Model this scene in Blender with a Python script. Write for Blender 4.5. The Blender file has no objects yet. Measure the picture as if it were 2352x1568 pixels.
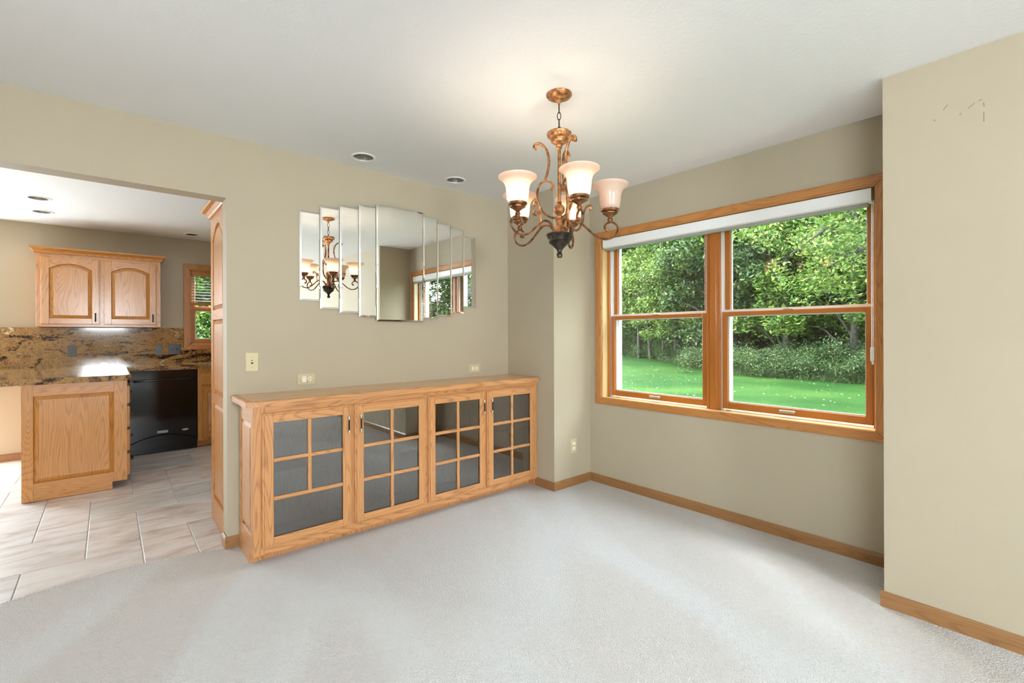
import bpy, bmesh, math, random
from mathutils import Vector, Matrix
random.seed(7)
scene = bpy.context.scene
COL = scene.collection
R = math.radians

# ------------------------------------------------------------------ camera
F_PX, YAW, CY_PX, CAM_H, ROLL = 1071.68, R(49.167), 768.5, 1.2585, R(-0.197)
fw = Vector((math.cos(YAW), math.sin(YAW), 0)); rt = Vector((math.sin(YAW), -math.cos(YAW), 0)); up = Vector((0, 0, 1))
rt2 = rt * math.cos(ROLL) + up * math.sin(ROLL); up2 = up * math.cos(ROLL) - rt * math.sin(ROLL)
cam_data = bpy.data.cameras.new('camera'); cam = bpy.data.objects.new('camera', cam_data); COL.objects.link(cam)
cam_data.sensor_width = 36.0; cam_data.lens = F_PX / 2352 * 36.0
cam_data.shift_y = -(784 - CY_PX) / 2352; cam_data.clip_start = 0.05; cam_data.clip_end = 300
cam.matrix_world = Matrix(((rt2.x, up2.x, -fw.x, 0), (rt2.y, up2.y, -fw.y, 0), (rt2.z, up2.z, -fw.z, CAM_H), (0, 0, 0, 1)))
scene.camera = cam

# ------------------------------------------------------------------ world, sun, daylight at the windows, exposure
scene.view_settings.view_transform = 'Standard'; scene.view_settings.look = 'None'
scene.view_settings.gamma = 1.0; scene.view_settings.use_curve_mapping = False
scene.view_settings.exposure = 0.45
scene.cycles.use_denoising = True
scene.cycles.caustics_reflective = False; scene.cycles.caustics_refractive = False
scene.cycles.use_adaptive_sampling = True; scene.cycles.adaptive_threshold = 0.07
scene.cycles.max_bounces = 8; scene.cycles.diffuse_bounces = 4; scene.cycles.glossy_bounces = 4
scene.cycles.transparent_max_bounces = 12
world = bpy.data.worlds.new('world'); scene.world = world; world.use_nodes = True
bg = world.node_tree.nodes['Background']; bg.inputs[0].default_value = (0.82, 0.91, 1.0, 1); bg.inputs[1].default_value = 11.5
def light(name, kind, loc, energy, color, **kw):
    d = bpy.data.lights.new(name, kind); d.energy = energy; d.color = color
    o = bpy.data.objects.new(name, d); COL.objects.link(o); o.location = loc
    for k, v in kw.items(): setattr(d, k, v)
    return o
def aim(o, d): o.rotation_euler = Vector(d).to_track_quat('-Z', 'Y').to_euler()
sun = light('sun_offscreen', 'SUN', (0, -20, 20), 4.0, (1.0, 0.95, 0.86), angle=R(14)); aim(sun, (-0.4, -0.7, -0.9))
DAY = (0.85, 0.94, 1.0)
# daylight at the openings outside the picture: the rear window whose reflection shows in the splashback (its upper, sky-facing part),
# and the openings on the left that light the wall end, the cabinet ends and the tile from that side; each light lies in its window reveal
a = light('rear_window_offscreen', 'AREA', (-0.085, -5.53, 1.85), 185, DAY, shape='RECTANGLE', size=0.96, size_y=0.60); aim(a, (0, 1, 0))
a = light('side_window_offscreen', 'AREA', (-3.03, -2.4, 1.35), 60, DAY, shape='RECTANGLE', size=2.28, size_y=1.48); aim(a, (1, 0, 0))
a = light('kitchen_glass_door_offscreen', 'AREA', (-1.675, 6.95, 1.05), 110, DAY, shape='RECTANGLE', size=1.13, size_y=1.85); aim(a, (0, -1, 0))

# ------------------------------------------------------------------ materials
def mat(name):
    m = bpy.data.materials.new(name); m.use_nodes = True
    nt = m.node_tree; return m, nt, nt.nodes['Principled BSDF']
def N(nt, t, **kw):
    n = nt.nodes.new(t)
    for k, v in kw.items():
        if k.startswith('i_'): n.inputs[int(k[2:])].default_value = v
        else: setattr(n, k, v)
    return n
def L(nt, a, b): nt.links.new(a, b)
def ramp(nt, stops, src=None):
    r = nt.nodes.new('ShaderNodeValToRGB'); e = r.color_ramp.elements
    while len(e) < len(stops): e.new(0.5)
    for el, (p, c) in zip(e, stops): el.position = p; el.color = (*c, 1)
    if src is not None: L(nt, src, r.inputs[0])
    return r
def bump(nt, bsdf, height, strength, dist):
    b = N(nt, 'ShaderNodeBump'); b.inputs['Strength'].default_value = strength; b.inputs['Distance'].default_value = dist
    L(nt, height, b.inputs['Height']); L(nt, b.outputs[0], bsdf.inputs['Normal']); return b
def s2l(r, g, b): return tuple(((c / 255) / 12.92 if c / 255 <= .04045 else ((c / 255 + .055) / 1.055) ** 2.4) for c in (r, g, b))
def coords(nt, scale=(1, 1, 1), rnd=0.0, kind='Object'):
    tc = N(nt, 'ShaderNodeTexCoord'); mp = N(nt, 'ShaderNodeMapping'); mp.inputs['Scale'].default_value = scale
    src = tc.outputs[kind]
    if rnd:
        oi = N(nt, 'ShaderNodeObjectInfo'); v = N(nt, 'ShaderNodeVectorMath', operation='SCALE'); v.inputs[0].default_value = (7.3, 5.1, 9.7)
        mul = N(nt, 'ShaderNodeMath', operation='MULTIPLY', i_1=rnd); L(nt, oi.outputs['Random'], mul.inputs[0]); L(nt, mul.outputs[0], v.inputs['Scale'])
        ad = N(nt, 'ShaderNodeVectorMath', operation='ADD'); L(nt, src, ad.inputs[0]); L(nt, v.outputs[0], ad.inputs[1]); src = ad.outputs[0]
    L(nt, src, mp.inputs['Vector']); return mp.outputs[0]
def plain(name, col, rough=0.5, metal=0.0, spec=0.5):
    m, nt, b = mat(name); b.inputs['Base Color'].default_value = (*col, 1); b.inputs['Roughness'].default_value = rough
    b.inputs['Metallic'].default_value = metal; b.inputs['Specular IOR Level'].default_value = spec; return m

def oak(name, axis, light_c, dark_c, rough=0.32, ring=52.0):
    m, nt, b = mat(name)
    sc_fig = [3.2] * 3; sc_fig[axis] = 0.34
    sc_pore = [380.0] * 3; sc_pore[axis] = 9.0
    v1 = coords(nt, tuple(sc_fig), 3.0); v2 = coords(nt, tuple(sc_pore), 3.0)
    n1 = N(nt, 'ShaderNodeTexNoise'); n1.inputs['Scale'].default_value = 1.3; n1.inputs['Detail'].default_value = 2.0; L(nt, v1, n1.inputs['Vector'])
    mul = N(nt, 'ShaderNodeMath', operation='MULTIPLY', i_1=ring * 6.283); L(nt, n1.outputs[0], mul.inputs[0])
    sn = N(nt, 'ShaderNodeMath', operation='SINE'); L(nt, mul.outputs[0], sn.inputs[0])
    sh = N(nt, 'ShaderNodeMath', operation='MULTIPLY_ADD', i_1=0.5, i_2=0.5); L(nt, sn.outputs[0], sh.inputs[0])
    rg = N(nt, 'ShaderNodeMath', operation='POWER', i_1=4.0); L(nt, sh.outputs[0], rg.inputs[0])
    n2 = N(nt, 'ShaderNodeTexNoise'); n2.inputs['Scale'].default_value = 1.0; n2.inputs['Detail'].default_value = 3.0; L(nt, v2, n2.inputs['Vector'])
    pr = N(nt, 'ShaderNodeMapRange'); pr.inputs[1].default_value = 0.36; pr.inputs[2].default_value = 0.7; L(nt, n2.outputs[0], pr.inputs[0])
    pm = N(nt, 'ShaderNodeMath', operation='MULTIPLY_ADD', i_1=0.6, i_2=0.4); L(nt, pr.outputs[0], pm.inputs[0])
    mx = N(nt, 'ShaderNodeMath', operation='MULTIPLY'); L(nt, rg.outputs[0], mx.inputs[0]); L(nt, pm.outputs[0], mx.inputs[1])
    a1 = N(nt, 'ShaderNodeMath', operation='MULTIPLY_ADD', i_1=0.62, i_2=0.0); L(nt, mx.outputs[0], a1.inputs[0])
    p2 = N(nt, 'ShaderNodeMath', operation='MULTIPLY_ADD', i_1=0.28); L(nt, pr.outputs[0], p2.inputs[0]); L(nt, a1.outputs[0], p2.inputs[2])
    cr = ramp(nt, [(0.0, light_c), (0.5, tuple(0.55 * x + 0.45 * y for x, y in zip(light_c, dark_c))), (1.0, dark_c)], p2.outputs[0])
    L(nt, cr.outputs[0], b.inputs['Base Color']); b.inputs['Roughness'].default_value = rough
    b.inputs['Coat Weight'].default_value = 0.35; b.inputs['Coat Roughness'].default_value = 0.18
    bump(nt, b, p2.outputs[0], 0.12, 0.002)
    return m
OAKL, OAKD = s2l(212, 152, 98), s2l(128, 76, 36)
oak_x, oak_y, oak_z = (oak('oak_grain_' + 'xyz'[i], i, OAKL, OAKD) for i in range(3))
KL, KD = s2l(210, 144, 72), s2l(136, 84, 34)
kit_x, kit_y, kit_z = (oak('kitchen_oak_' + 'xyz'[i], i, KL, KD) for i in range(3))
TL, TD = s2l(198, 134, 70), s2l(140, 86, 38)
trim_x, trim_y, trim_z = (oak('trim_oak_' + 'xyz'[i], i, TL, TD, 0.36) for i in range(3))
SL, SD = s2l(184, 110, 36), s2l(158, 88, 24)
sash_y, sash_z = oak('sash_pine_y', 1, SL, SD, 0.38, 5.0), oak('sash_pine_z', 2, SL, SD, 0.38, 5.0)
jamb_wood = oak('jamb_maple', 2, s2l(222, 196, 140), s2l(204, 172, 112), 0.4, 5.0)
top_wood = oak('worktop_oak', 0, s2l(228, 182, 134), s2l(180, 126, 78), 0.32, 14.0)
base_x, base_y = oak('baseboard_oak_x', 0, s2l(160, 114, 68), s2l(112, 76, 42), 0.42), oak('baseboard_oak_y', 1, s2l(160, 114, 68), s2l(112, 76, 42), 0.42)

def paint(name, col, rough=0.65, bs=0.12, scale=160.0, var=0.03):
    m, nt, b = mat(name); v = coords(nt)
    n = N(nt, 'ShaderNodeTexNoise'); n.inputs['Scale'].default_value = scale; n.inputs['Detail'].default_value = 3.0; L(nt, v, n.inputs['Vector'])
    n2 = N(nt, 'ShaderNodeTexNoise'); n2.inputs['Scale'].default_value = 1.4; n2.inputs['Detail'].default_value = 2.0; L(nt, v, n2.inputs['Vector'])
    cr = ramp(nt, [(0.3, tuple(c * (1 - var) for c in col)), (0.7, tuple(min(1, c * (1 + var)) for c in col))], n2.outputs[0])
    L(nt, cr.outputs[0], b.inputs['Base Color']); b.inputs['Roughness'].default_value = rough; b.inputs['Specular IOR Level'].default_value = 0.3
    bump(nt, b, n.outputs[0], bs, 0.003); return m
wall_paint = paint('beige_wall_paint', (0.48, 0.410, 0.300))
ceil_paint = paint('white_ceiling_paint', (0.86, 0.86, 0.86), 0.8, 0.35, 60.0, 0.01)
ext_paint = plain('exterior_siding', s2l(190, 186, 176), 0.7)
white_vinyl = plain('white_vinyl', (0.88, 0.88, 0.87), 0.35)
grey_vinyl = plain('grey_hem_bar', (0.33, 0.34, 0.31), 0.4)
ivory = plain('ivory_plastic', s2l(214, 200, 158), 0.4)
ivory_wall = plain('wall_coloured_plastic', s2l(200, 188, 152), 0.4)
cream = plain('cream_plastic', s2l(236, 226, 204), 0.35)
slot_dark = plain('dark_slot', (0.02, 0.018, 0.015), 0.6)
black_gloss = plain('black_gloss', (0.004, 0.004, 0.005), 0.08)
black_matte = plain('black_plastic', (0.012, 0.013, 0.014), 0.4)
badge_silver = plain('badge_silver', (0.55, 0.56, 0.58), 0.3, 0.8)
nickel = plain('brushed_nickel', (0.72, 0.69, 0.64), 0.22, 1.0)
dark_bronze = plain('dark_bronze', (0.045, 0.03, 0.022), 0.35, 0.7)
baffle_m = plain('downlight_baffle', (0.42, 0.40, 0.36), 0.3, 0.6)
cabinet_inside = oak('cabinet_interior_oak', 2, OAKL, OAKD, 0.5)
pewter = plain('lift_handle_metal', s2l(196, 184, 168), 0.35, 0.6)

def bronze(name, a_, b_, rough):
    m, nt, b = mat(name); v = coords(nt)
    n = N(nt, 'ShaderNodeTexNoise'); n.inputs['Scale'].default_value = 42.0; n.inputs['Detail'].default_value = 4.0; L(nt, v, n.inputs['Vector'])
    cr = ramp(nt, [(0.35, a_), (0.65, b_)], n.outputs[0]); L(nt, cr.outputs[0], b.inputs['Base Color'])
    b.inputs['Metallic'].default_value = 0.55; b.inputs['Roughness'].default_value = rough; bump(nt, b, n.outputs[0], 0.2, 0.001); return m
gold_bronze = bronze('antique_gold_bronze', s2l(116, 74, 40), s2l(200, 144, 94), 0.36)
arm_bronze = bronze('aged_bronze', s2l(78, 48, 28), s2l(160, 108, 66), 0.36)
bowl_bronze = bronze('dark_verdigris_bronze', s2l(36, 32, 28), s2l(74, 66, 56), 0.3)

def mirror_mat():
    m, nt, b = mat('mirror_silver'); b.inputs['Base Color'].default_value = (0.93, 0.94, 0.92, 1)
    b.inputs['Metallic'].default_value = 1.0; b.inputs['Roughness'].default_value = 0.0; return m
mirror_m = mirror_mat()
def pane(name, tint, ior, rough=0.0, gcol=(1, 1, 1)):
    m, nt, b = mat(name); nt.nodes.remove(b)
    tr = N(nt, 'ShaderNodeBsdfTransparent'); tr.inputs[0].default_value = (*tint, 1)
    gl = N(nt, 'ShaderNodeBsdfGlossy'); gl.inputs['Roughness'].default_value = rough; gl.inputs[0].default_value = (*gcol, 1)
    fr = N(nt, 'ShaderNodeFresnel'); gb = N(nt, 'ShaderNodeNewGeometry')
    io = N(nt, 'ShaderNodeMix'); io.inputs[2].default_value = ior; io.inputs[3].default_value = 1.0 / ior; L(nt, gb.outputs['Backfacing'], io.inputs[0]); L(nt, io.outputs[0], fr.inputs[0])
    mx = N(nt, 'ShaderNodeMixShader'); L(nt, fr.outputs[0], mx.inputs[0]); L(nt, tr.outputs[0], mx.inputs[1]); L(nt, gl.outputs[0], mx.inputs[2])
    L(nt, mx.outputs[0], nt.nodes['Material Output'].inputs[0]); return m
window_glass = pane('window_glass', (0.94, 0.96, 0.95), 1.45)
door_glass = pane('cabinet_glass', (0.62, 0.65, 0.66), 2.45)

def shade_glass(name, col, trans):
    m, nt, b = mat(name); nt.nodes.remove(b)
    d = N(nt, 'ShaderNodeBsdfDiffuse'); d.inputs[0].default_value = (*col, 1)
    t = N(nt, 'ShaderNodeBsdfTranslucent'); t.inputs[0].default_value = (*col, 1)
    g = N(nt, 'ShaderNodeBsdfGlossy'); g.inputs['Roughness'].default_value = 0.25
    m1 = N(nt, 'ShaderNodeMixShader'); m1.inputs[0].default_value = trans; L(nt, d.outputs[0], m1.inputs[1]); L(nt, t.outputs[0], m1.inputs[2])
    m2 = N(nt, 'ShaderNodeMixShader'); m2.inputs[0].default_value = 0.05; L(nt, m1.outputs[0], m2.inputs[1]); L(nt, g.outputs[0], m2.inputs[2])
    L(nt, m2.outputs[0], nt.nodes['Material Output'].inputs[0]); return m
alabaster = shade_glass('alabaster_glass', (0.94, 0.79, 0.67), 0.6)

def granite_mat():
    m, nt, b = mat('brown_granite')
    v = coords(nt, (1, 1, 1))
    rot = N(nt, 'ShaderNodeMapping'); rot.inputs['Rotation'].default_value = (0, R(-22), 0); rot.inputs['Scale'].default_value = (2.2, 3.0, 6.0); L(nt, v, rot.inputs['Vector'])
    n1 = N(nt, 'ShaderNodeTexNoise'); n1.inputs['Scale'].default_value = 1.6; n1.inputs['Detail'].default_value = 6.0; n1.inputs['Distortion'].default_value = 1.6; L(nt, rot.outputs[0], n1.inputs['Vector'])
    n2 = N(nt, 'ShaderNodeTexNoise'); n2.inputs['Scale'].default_value = 70.0; n2.inputs['Detail'].default_value = 4.0; L(nt, v, n2.inputs['Vector'])
    ad = N(nt, 'ShaderNodeMath', operation='MULTIPLY_ADD', i_1=0.42); L(nt, n2.outputs[0], ad.inputs[0]); L(nt, n1.outputs[0], ad.inputs[2])
    cr = ramp(nt, [(0.52, s2l(16, 14, 14)), (0.58, s2l(70, 46, 30)), (0.64, s2l(138, 100, 64)), (0.73, s2l(178, 140, 88)), (0.80, s2l(122, 86, 54)), (0.97, s2l(226, 204, 156))], ad.outputs[0])
    L(nt, cr.outputs[0], b.inputs['Base Color']); b.inputs['Roughness'].default_value = 0.07; return m
granite = granite_mat()

def tile_mat():
    m, nt, b = mat('stone_look_tile')
    v = coords(nt, (2.6, 7.0, 1.0), 6.0); v3 = coords(nt, (1, 1, 1), 6.0)
    n1 = N(nt, 'ShaderNodeTexNoise'); n1.inputs['Scale'].default_value = 1.5; n1.inputs['Detail'].default_value = 6.0; n1.inputs['Distortion'].default_value = 0.8; L(nt, v, n1.inputs['Vector'])
    cr = ramp(nt, [(0.25, s2l(188, 178, 174)), (0.42, s2l(222, 215, 213)), (0.55, s2l(234, 233, 235)), (0.7, s2l(240, 242, 245))], n1.outputs[0])
    oi = N(nt, 'ShaderNodeObjectInfo'); tint = ramp(nt, [(0.0, s2l(250, 242, 238)), (0.5, s2l(248, 240, 232)), (1.0, s2l(226, 230, 232))], oi.outputs['Random'])
    mx = N(nt, 'ShaderNodeMix', data_type='RGBA', blend_type='MULTIPLY'); mx.inputs[0].default_value = 1.0
    L(nt, cr.outputs[0], mx.inputs[6]); L(nt, tint.outputs[0], mx.inputs[7]); L(nt, mx.outputs[2], b.inputs['Base Color'])
    b.inputs['Roughness'].default_value = 0.42; bump(nt, b, n1.outputs[0], 0.1, 0.002); return m
tile_m = tile_mat(); grout_m = plain('pale_grout', s2l(214, 210, 204), 0.8)

def carpet_mat():
    m, nt, b = mat('cream_carpet'); v = coords(nt)
    vo = N(nt, 'ShaderNodeTexVoronoi'); vo.inputs['Scale'].default_value = 210.0; L(nt, v, vo.inputs['Vector'])
    n = N(nt, 'ShaderNodeTexNoise'); n.inputs['Scale'].default_value = 150.0; n.inputs['Detail'].default_value = 4.0; L(nt, v, n.inputs['Vector'])
    h = N(nt, 'ShaderNodeMath', operation='MULTIPLY_ADD', i_1=-0.5); L(nt, vo.outputs['Distance'], h.inputs[0]); L(nt, n.outputs[0], h.inputs[2])
    # vacuum tracks: the nap lies one way or the other in long wedges
    mp = N(nt, 'ShaderNodeMapping'); mp.inputs['Rotation'].default_value = (0, 0, R(-65)); L(nt, v, mp.inputs['Vector'])
    mp2 = N(nt, 'ShaderNodeMapping'); mp2.inputs['Scale'].default_value = (0.42, 1.35, 1); L(nt, mp.outputs[0], mp2.inputs['Vector']); mp = mp2
    nn = N(nt, 'ShaderNodeTexNoise'); nn.inputs['Scale'].default_value = 1.1; nn.inputs['Detail'].default_value = 0.0; L(nt, mp.outputs[0], nn.inputs['Vector'])
    st = ramp(nt, [(0.40, (0.0,) * 3), (0.47, (1.0,) * 3), (0.55, (0.85,) * 3), (0.62, (0.2,) * 3)], nn.outputs[0])
    c1, c2 = s2l(219, 213, 209), s2l(225, 223, 222)
    mixn = N(nt, 'ShaderNodeMix', data_type='RGBA'); L(nt, st.outputs[0], mixn.inputs[0]); mixn.inputs[6].default_value = (*c1, 1); mixn.inputs[7].default_value = (*c2, 1)
    L(nt, mixn.outputs[2], b.inputs['Base Color'])
    b.inputs['Roughness'].default_value = 1.0; b.inputs['Specular IOR Level'].default_value = 0.0
    b.inputs['Sheen Weight'].default_value = 0.15
    bump(nt, b, h.outputs[0], 1.0, 0.009); return m
carpet_m = carpet_mat()

def leaf_mat(name, stops, tr=0.35):
    m, nt, b = mat(name); nt.nodes.remove(b)
    g = N(nt, 'ShaderNodeNewGeometry'); cr = ramp(nt, stops, g.outputs['Random Per Island'])
    d = N(nt, 'ShaderNodeBsdfDiffuse'); t = N(nt, 'ShaderNodeBsdfTranslucent'); mx = N(nt, 'ShaderNodeMixShader'); mx.inputs[0].default_value = tr
    gl = N(nt, 'ShaderNodeBsdfGlossy'); gl.inputs['Roughness'].default_value = 0.45; m2 = N(nt, 'ShaderNodeMixShader'); m2.inputs[0].default_value = 0.04
    L(nt, cr.outputs[0], d.inputs[0]); L(nt, cr.outputs[0], t.inputs[0]); L(nt, d.outputs[0], mx.inputs[1]); L(nt, t.outputs[0], mx.inputs[2])
    L(nt, mx.outputs[0], m2.inputs[1]); L(nt, gl.outputs[0], m2.inputs[2]); L(nt, m2.outputs[0], nt.nodes['Material Output'].inputs[0]); return m
leaf_a = leaf_mat('maple_leaf', [(0.0, (0.03, 0.08, 0.014)), (0.5, (0.085, 0.17, 0.028)), (0.8, (0.20, 0.30, 0.055)), (1.0, (0.42, 0.42, 0.08))])
leaf_b = leaf_mat('dull_leaf', [(0.0, (0.03, 0.07, 0.025)), (0.6, (0.085, 0.15, 0.05)), (0.95, (0.2, 0.26, 0.10)), (1.0, (0.32, 0.28, 0.09))])
leaf_c = leaf_mat('oak_leaf', [(0.0, (0.045, 0.10, 0.018)), (0.5, (0.13, 0.22, 0.04)), (0.85, (0.30, 0.39, 0.10)), (1.0, (0.50, 0.48, 0.12))])
weed_m = leaf_mat('weed_leaf', [(0.0, (0.035, 0.08, 0.022)), (0.6, (0.07, 0.13, 0.035)), (1.0, (0.15, 0.18, 0.06))], 0.3)
fallen_m = leaf_mat('fallen_leaf', [(0.0, (0.30, 0.20, 0.05)), (0.6, (0.5, 0.45, 0.2)), (1.0, (0.62, 0.6, 0.5))], 0.1)
def bark_mat():
    m, nt, b = mat('tree_bark'); v = coords(nt, (6, 6, 1.2))
    n = N(nt, 'ShaderNodeTexNoise'); n.inputs['Scale'].default_value = 3.0; n.inputs['Detail'].default_value = 5.0; L(nt, v, n.inputs['Vector'])
    cr = ramp(nt, [(0.3, (0.02, 0.016, 0.012)), (0.7, (0.11, 0.095, 0.075))], n.outputs[0]); L(nt, cr.outputs[0], b.inputs['Base Color'])
    b.inputs['Roughness'].default_value = 0.9; bump(nt, b, n.outputs[0], 0.6, 0.03); return m
bark = bark_mat()
def grass_mat():
    m, nt, b = mat('lawn_grass'); v = coords(nt)
    n = N(nt, 'ShaderNodeTexNoise'); n.inputs['Scale'].default_value = 0.35; n.inputs['Detail'].default_value = 3.0; L(nt, v, n.inputs['Vector'])
    n2 = N(nt, 'ShaderNodeTexNoise'); n2.inputs['Scale'].default_value = 22.0; n2.inputs['Detail'].default_value = 6.0; L(nt, v, n2.inputs['Vector'])
    ad = N(nt, 'ShaderNodeMath', operation='MULTIPLY_ADD', i_1=0.6); L(nt, n2.outputs[0], ad.inputs[0]); L(nt, n.outputs[0], ad.inputs[2])
    cr = ramp(nt, [(0.55, (0.009, 0.04, 0.006)), (0.8, (0.019, 0.065, 0.010)), (1.0, (0.04, 0.09, 0.015))], ad.outputs[0])
    L(nt, cr.outputs[0], b.inputs['Base Color']); b.inputs['Roughness'].default_value = 0.9; b.inputs['Specular IOR Level'].default_value = 0.1
    bump(nt, b, n2.outputs[0], 0.8, 0.05); return m
grass = grass_mat()
forest_floor = plain('forest_floor', (0.04, 0.05, 0.02), 0.95)
def emit(name, col, s):
    m, nt, b = mat(name); b.inputs['Base Color'].default_value = (0.9, 0.88, 0.84, 1); b.inputs['Emission Color'].default_value = (*col, 1); b.inputs['Emission Strength'].default_value = s; return m
bulb_on = emit('lit_bulb', (1.0, 0.88, 0.74), 80.0); bulb_off = plain('frosted_bulb', (0.85, 0.82, 0.78), 0.3)
lamp_off = plain('unlit_lamp', (0.35, 0.34, 0.33), 0.3)
plate_grey = plain('grey_plate', (0.10, 0.105, 0.105), 0.45); plate_black = plain('black_plate', (0.012, 0.014, 0.018), 0.3)

# ------------------------------------------------------------------ mesh helpers
ORG = {}
def root_of(o):
    while o.parent is not None: o = o.parent
    return o
def setp(o, label=None, cat=None, group=None, kind=None):
    for k, v in (('label', label), ('category', cat), ('group', group), ('kind', kind)):
        if v: o[k] = v
    return o
def thing(name, label, cat, loc, group=None):
    o = bpy.data.objects.new(name, None); COL.objects.link(o); o.location = loc; o.empty_display_size = 0.1
    ORG[o] = Vector(loc); return setp(o, label, cat, group)
def struct_root(name, loc=(0, 0, 0)):
    o = bpy.data.objects.new(name, None); COL.objects.link(o); o.location = loc; o.empty_display_size = 0.1
    ORG[o] = Vector(loc); o['kind'] = 'structure'; return o
def obj(name, bm, mats, parent=None, smooth=None, loc=None, fix=True):
    if fix: bmesh.ops.recalc_face_normals(bm, faces=bm.faces[:])
    off = Vector(loc) if loc is not None else (ORG[root_of(parent)] if parent is not None else Vector((0, 0, 0)))
    if off.length: bmesh.ops.translate(bm, verts=bm.verts[:], vec=-off)
    me = bpy.data.meshes.new(name); bm.to_mesh(me); bm.free()
    for m in (mats if isinstance(mats, (list, tuple)) else [mats]): me.materials.append(m)
    if smooth is not None:
        me.polygons.foreach_set('use_smooth', [True] * len(me.polygons)); me.set_sharp_from_angle(angle=R(smooth))
    o = bpy.data.objects.new(name, me); COL.objects.link(o)
    if parent is not None: o.parent = parent
    else: o.location = off; ORG[o] = off
    return o
def structure(name, bm, m, parent=None, **kw):
    o = obj(name, bm, m, parent, **kw); o['kind'] = 'structure'; return o
def BM(): return bmesh.new()
def merge(bm, other, mi=0):
    for f in other.faces: f.material_index = mi
    me = bpy.data.meshes.new('tmp'); other.to_mesh(me); other.free(); bm.from_mesh(me); bpy.data.meshes.remove(me); return bm
def box(bm, x0, x1, y0, y1, z0, z1, bev=0.0, mi=0, seg=1):
    t = BM() if bev else bm
    x0, x1 = sorted((x0, x1)); y0, y1 = sorted((y0, y1)); z0, z1 = sorted((z0, z1))
    v = [t.verts.new(p) for p in ((x0, y0, z0), (x1, y0, z0), (x1, y1, z0), (x0, y1, z0), (x0, y0, z1), (x1, y0, z1), (x1, y1, z1), (x0, y1, z1))]
    fs = [t.faces.new([v[i] for i in q]) for q in ((0, 3, 2, 1), (4, 5, 6, 7), (0, 1, 5, 4), (1, 2, 6, 5), (2, 3, 7, 6), (3, 0, 4, 7))]
    if bev:
        bmesh.ops.bevel(t, geom=t.edges[:], offset=bev, segments=seg, affect='EDGES', profile=0.5); merge(bm, t, mi)
    else:
        for f in fs: f.material_index = mi
    return bm
def pl_y(y0): return lambda u, v, w: (u, y0 - w, v)      # plane facing -y : u = x, v = z, w = out of the face
def pl_x(x0): return lambda u, v, w: (x0 - w, u, v)      # plane facing -x : u = y, v = z
def pl_z(z0): return lambda u, v, w: (u, v, z0 + w)
def prism(bm, pts, w0, w1, mp, mi=0, bev=0.0):
    t = BM()
    a = [t.verts.new(mp(u, v, w0)) for u, v in pts]; b = [t.verts.new(mp(u, v, w1)) for u, v in pts]; n = len(pts)
    t.faces.new(a[::-1]); top = t.faces.new(b)
    for i in range(n): t.faces.new((a[i], a[(i + 1) % n], b[(i + 1) % n], b[i]))
    bmesh.ops.recalc_face_normals(t, faces=t.faces[:])
    if bev: bmesh.ops.bevel(t, geom=list(top.edges), offset=bev, segments=1, affect='EDGES', profile=0.5)
    return merge(bm, t, mi)
def rect(u0, u1, v0, v1): return [(u0, v0), (u1, v0), (u1, v1), (u0, v1)]
def arch(u0, u1, v0, v1, rise, n=12):
    pts = [(u0, v0), (u1, v0)]
    for i in range(n + 1):
        t = i / n; u = u1 + (u0 - u1) * t; pts.append((u, v1 - rise + rise * (1 - (2 * t - 1) ** 2)))
    return pts
def inset(pts, d):
    n = len(pts); out = []
    for i in range(n):
        p0, p1, p2 = Vector(pts[i - 1]), Vector(pts[i]), Vector(pts[(i + 1) % n])
        e1, e2 = (p1 - p0).normalized(), (p2 - p1).normalized()
        n1, n2 = Vector((-e1.y, e1.x)), Vector((-e2.y, e2.x)); k = n1 + n2
        q = p1 + k * (d / max(0.25, 1 + n1.dot(n2))); out.append((q.x, q.y))
    return out
def raised(bm, pts, mp, lo, hi, ins=0.03, mi=0):
    # bevelled field panel: edge at depth lo, field at depth hi
    t = BM(); q = inset(pts, ins); q2 = inset(pts, ins - 0.004)
    a = [t.verts.new(mp(u, v, lo)) for u, v in pts]; c = [t.verts.new(mp(u, v, hi - 0.003)) for u, v in q2]; b = [t.verts.new(mp(u, v, hi)) for u, v in q]; n = len(pts)
    for i in range(n):
        j = (i + 1) % n
        t.faces.new((a[i], a[j], c[j], c[i])); t.faces.new((c[i], c[j], b[j], b[i]))
    t.faces.new(b); t.faces.new(a[::-1]); return merge(bm, t, mi)
def lathe(bm, prof, c, seg=24, mi=0, closed=False):
    t = BM(); rings = []
    for r, z in prof:
        if r < 1e-6: rings.append([t.verts.new((c[0], c[1], z))])
        else: rings.append([t.verts.new((c[0] + r * math.cos(2 * math.pi * k / seg), c[1] + r * math.sin(2 * math.pi * k / seg), z)) for k in range(seg)])
    pairs = list(zip(rings, rings[1:])) + ([(rings[-1], rings[0])] if closed else [])
    for a, b in pairs:
        for k in range(seg):
            j = (k + 1) % seg
            if len(a) == 1 and len(b) == 1: continue
            if len(a) == 1: t.faces.new((a[0], b[j], b[k]))
            elif len(b) == 1: t.faces.new((a[k], a[j], b[0]))
            else: t.faces.new((a[k], a[j], b[j], b[k]))
    return merge(bm, t, mi)
def smooth_path(pts, sub=6):
    P = [Vector(p) for p in pts]; out = []
    for i in range(len(P) - 1):
        p0, p1, p2, p3 = P[max(0, i - 1)], P[i], P[i + 1], P[min(len(P) - 1, i + 2)]
        for k in range(sub):
            t = k / sub
            out.append(0.5 * ((2 * p1) + (p2 - p0) * t + (2 * p0 - 5 * p1 + 4 * p2 - p3) * t * t + (3 * p1 - p0 - 3 * p2 + p3) * t ** 3))
    out.append(P[-1]); return out
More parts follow.
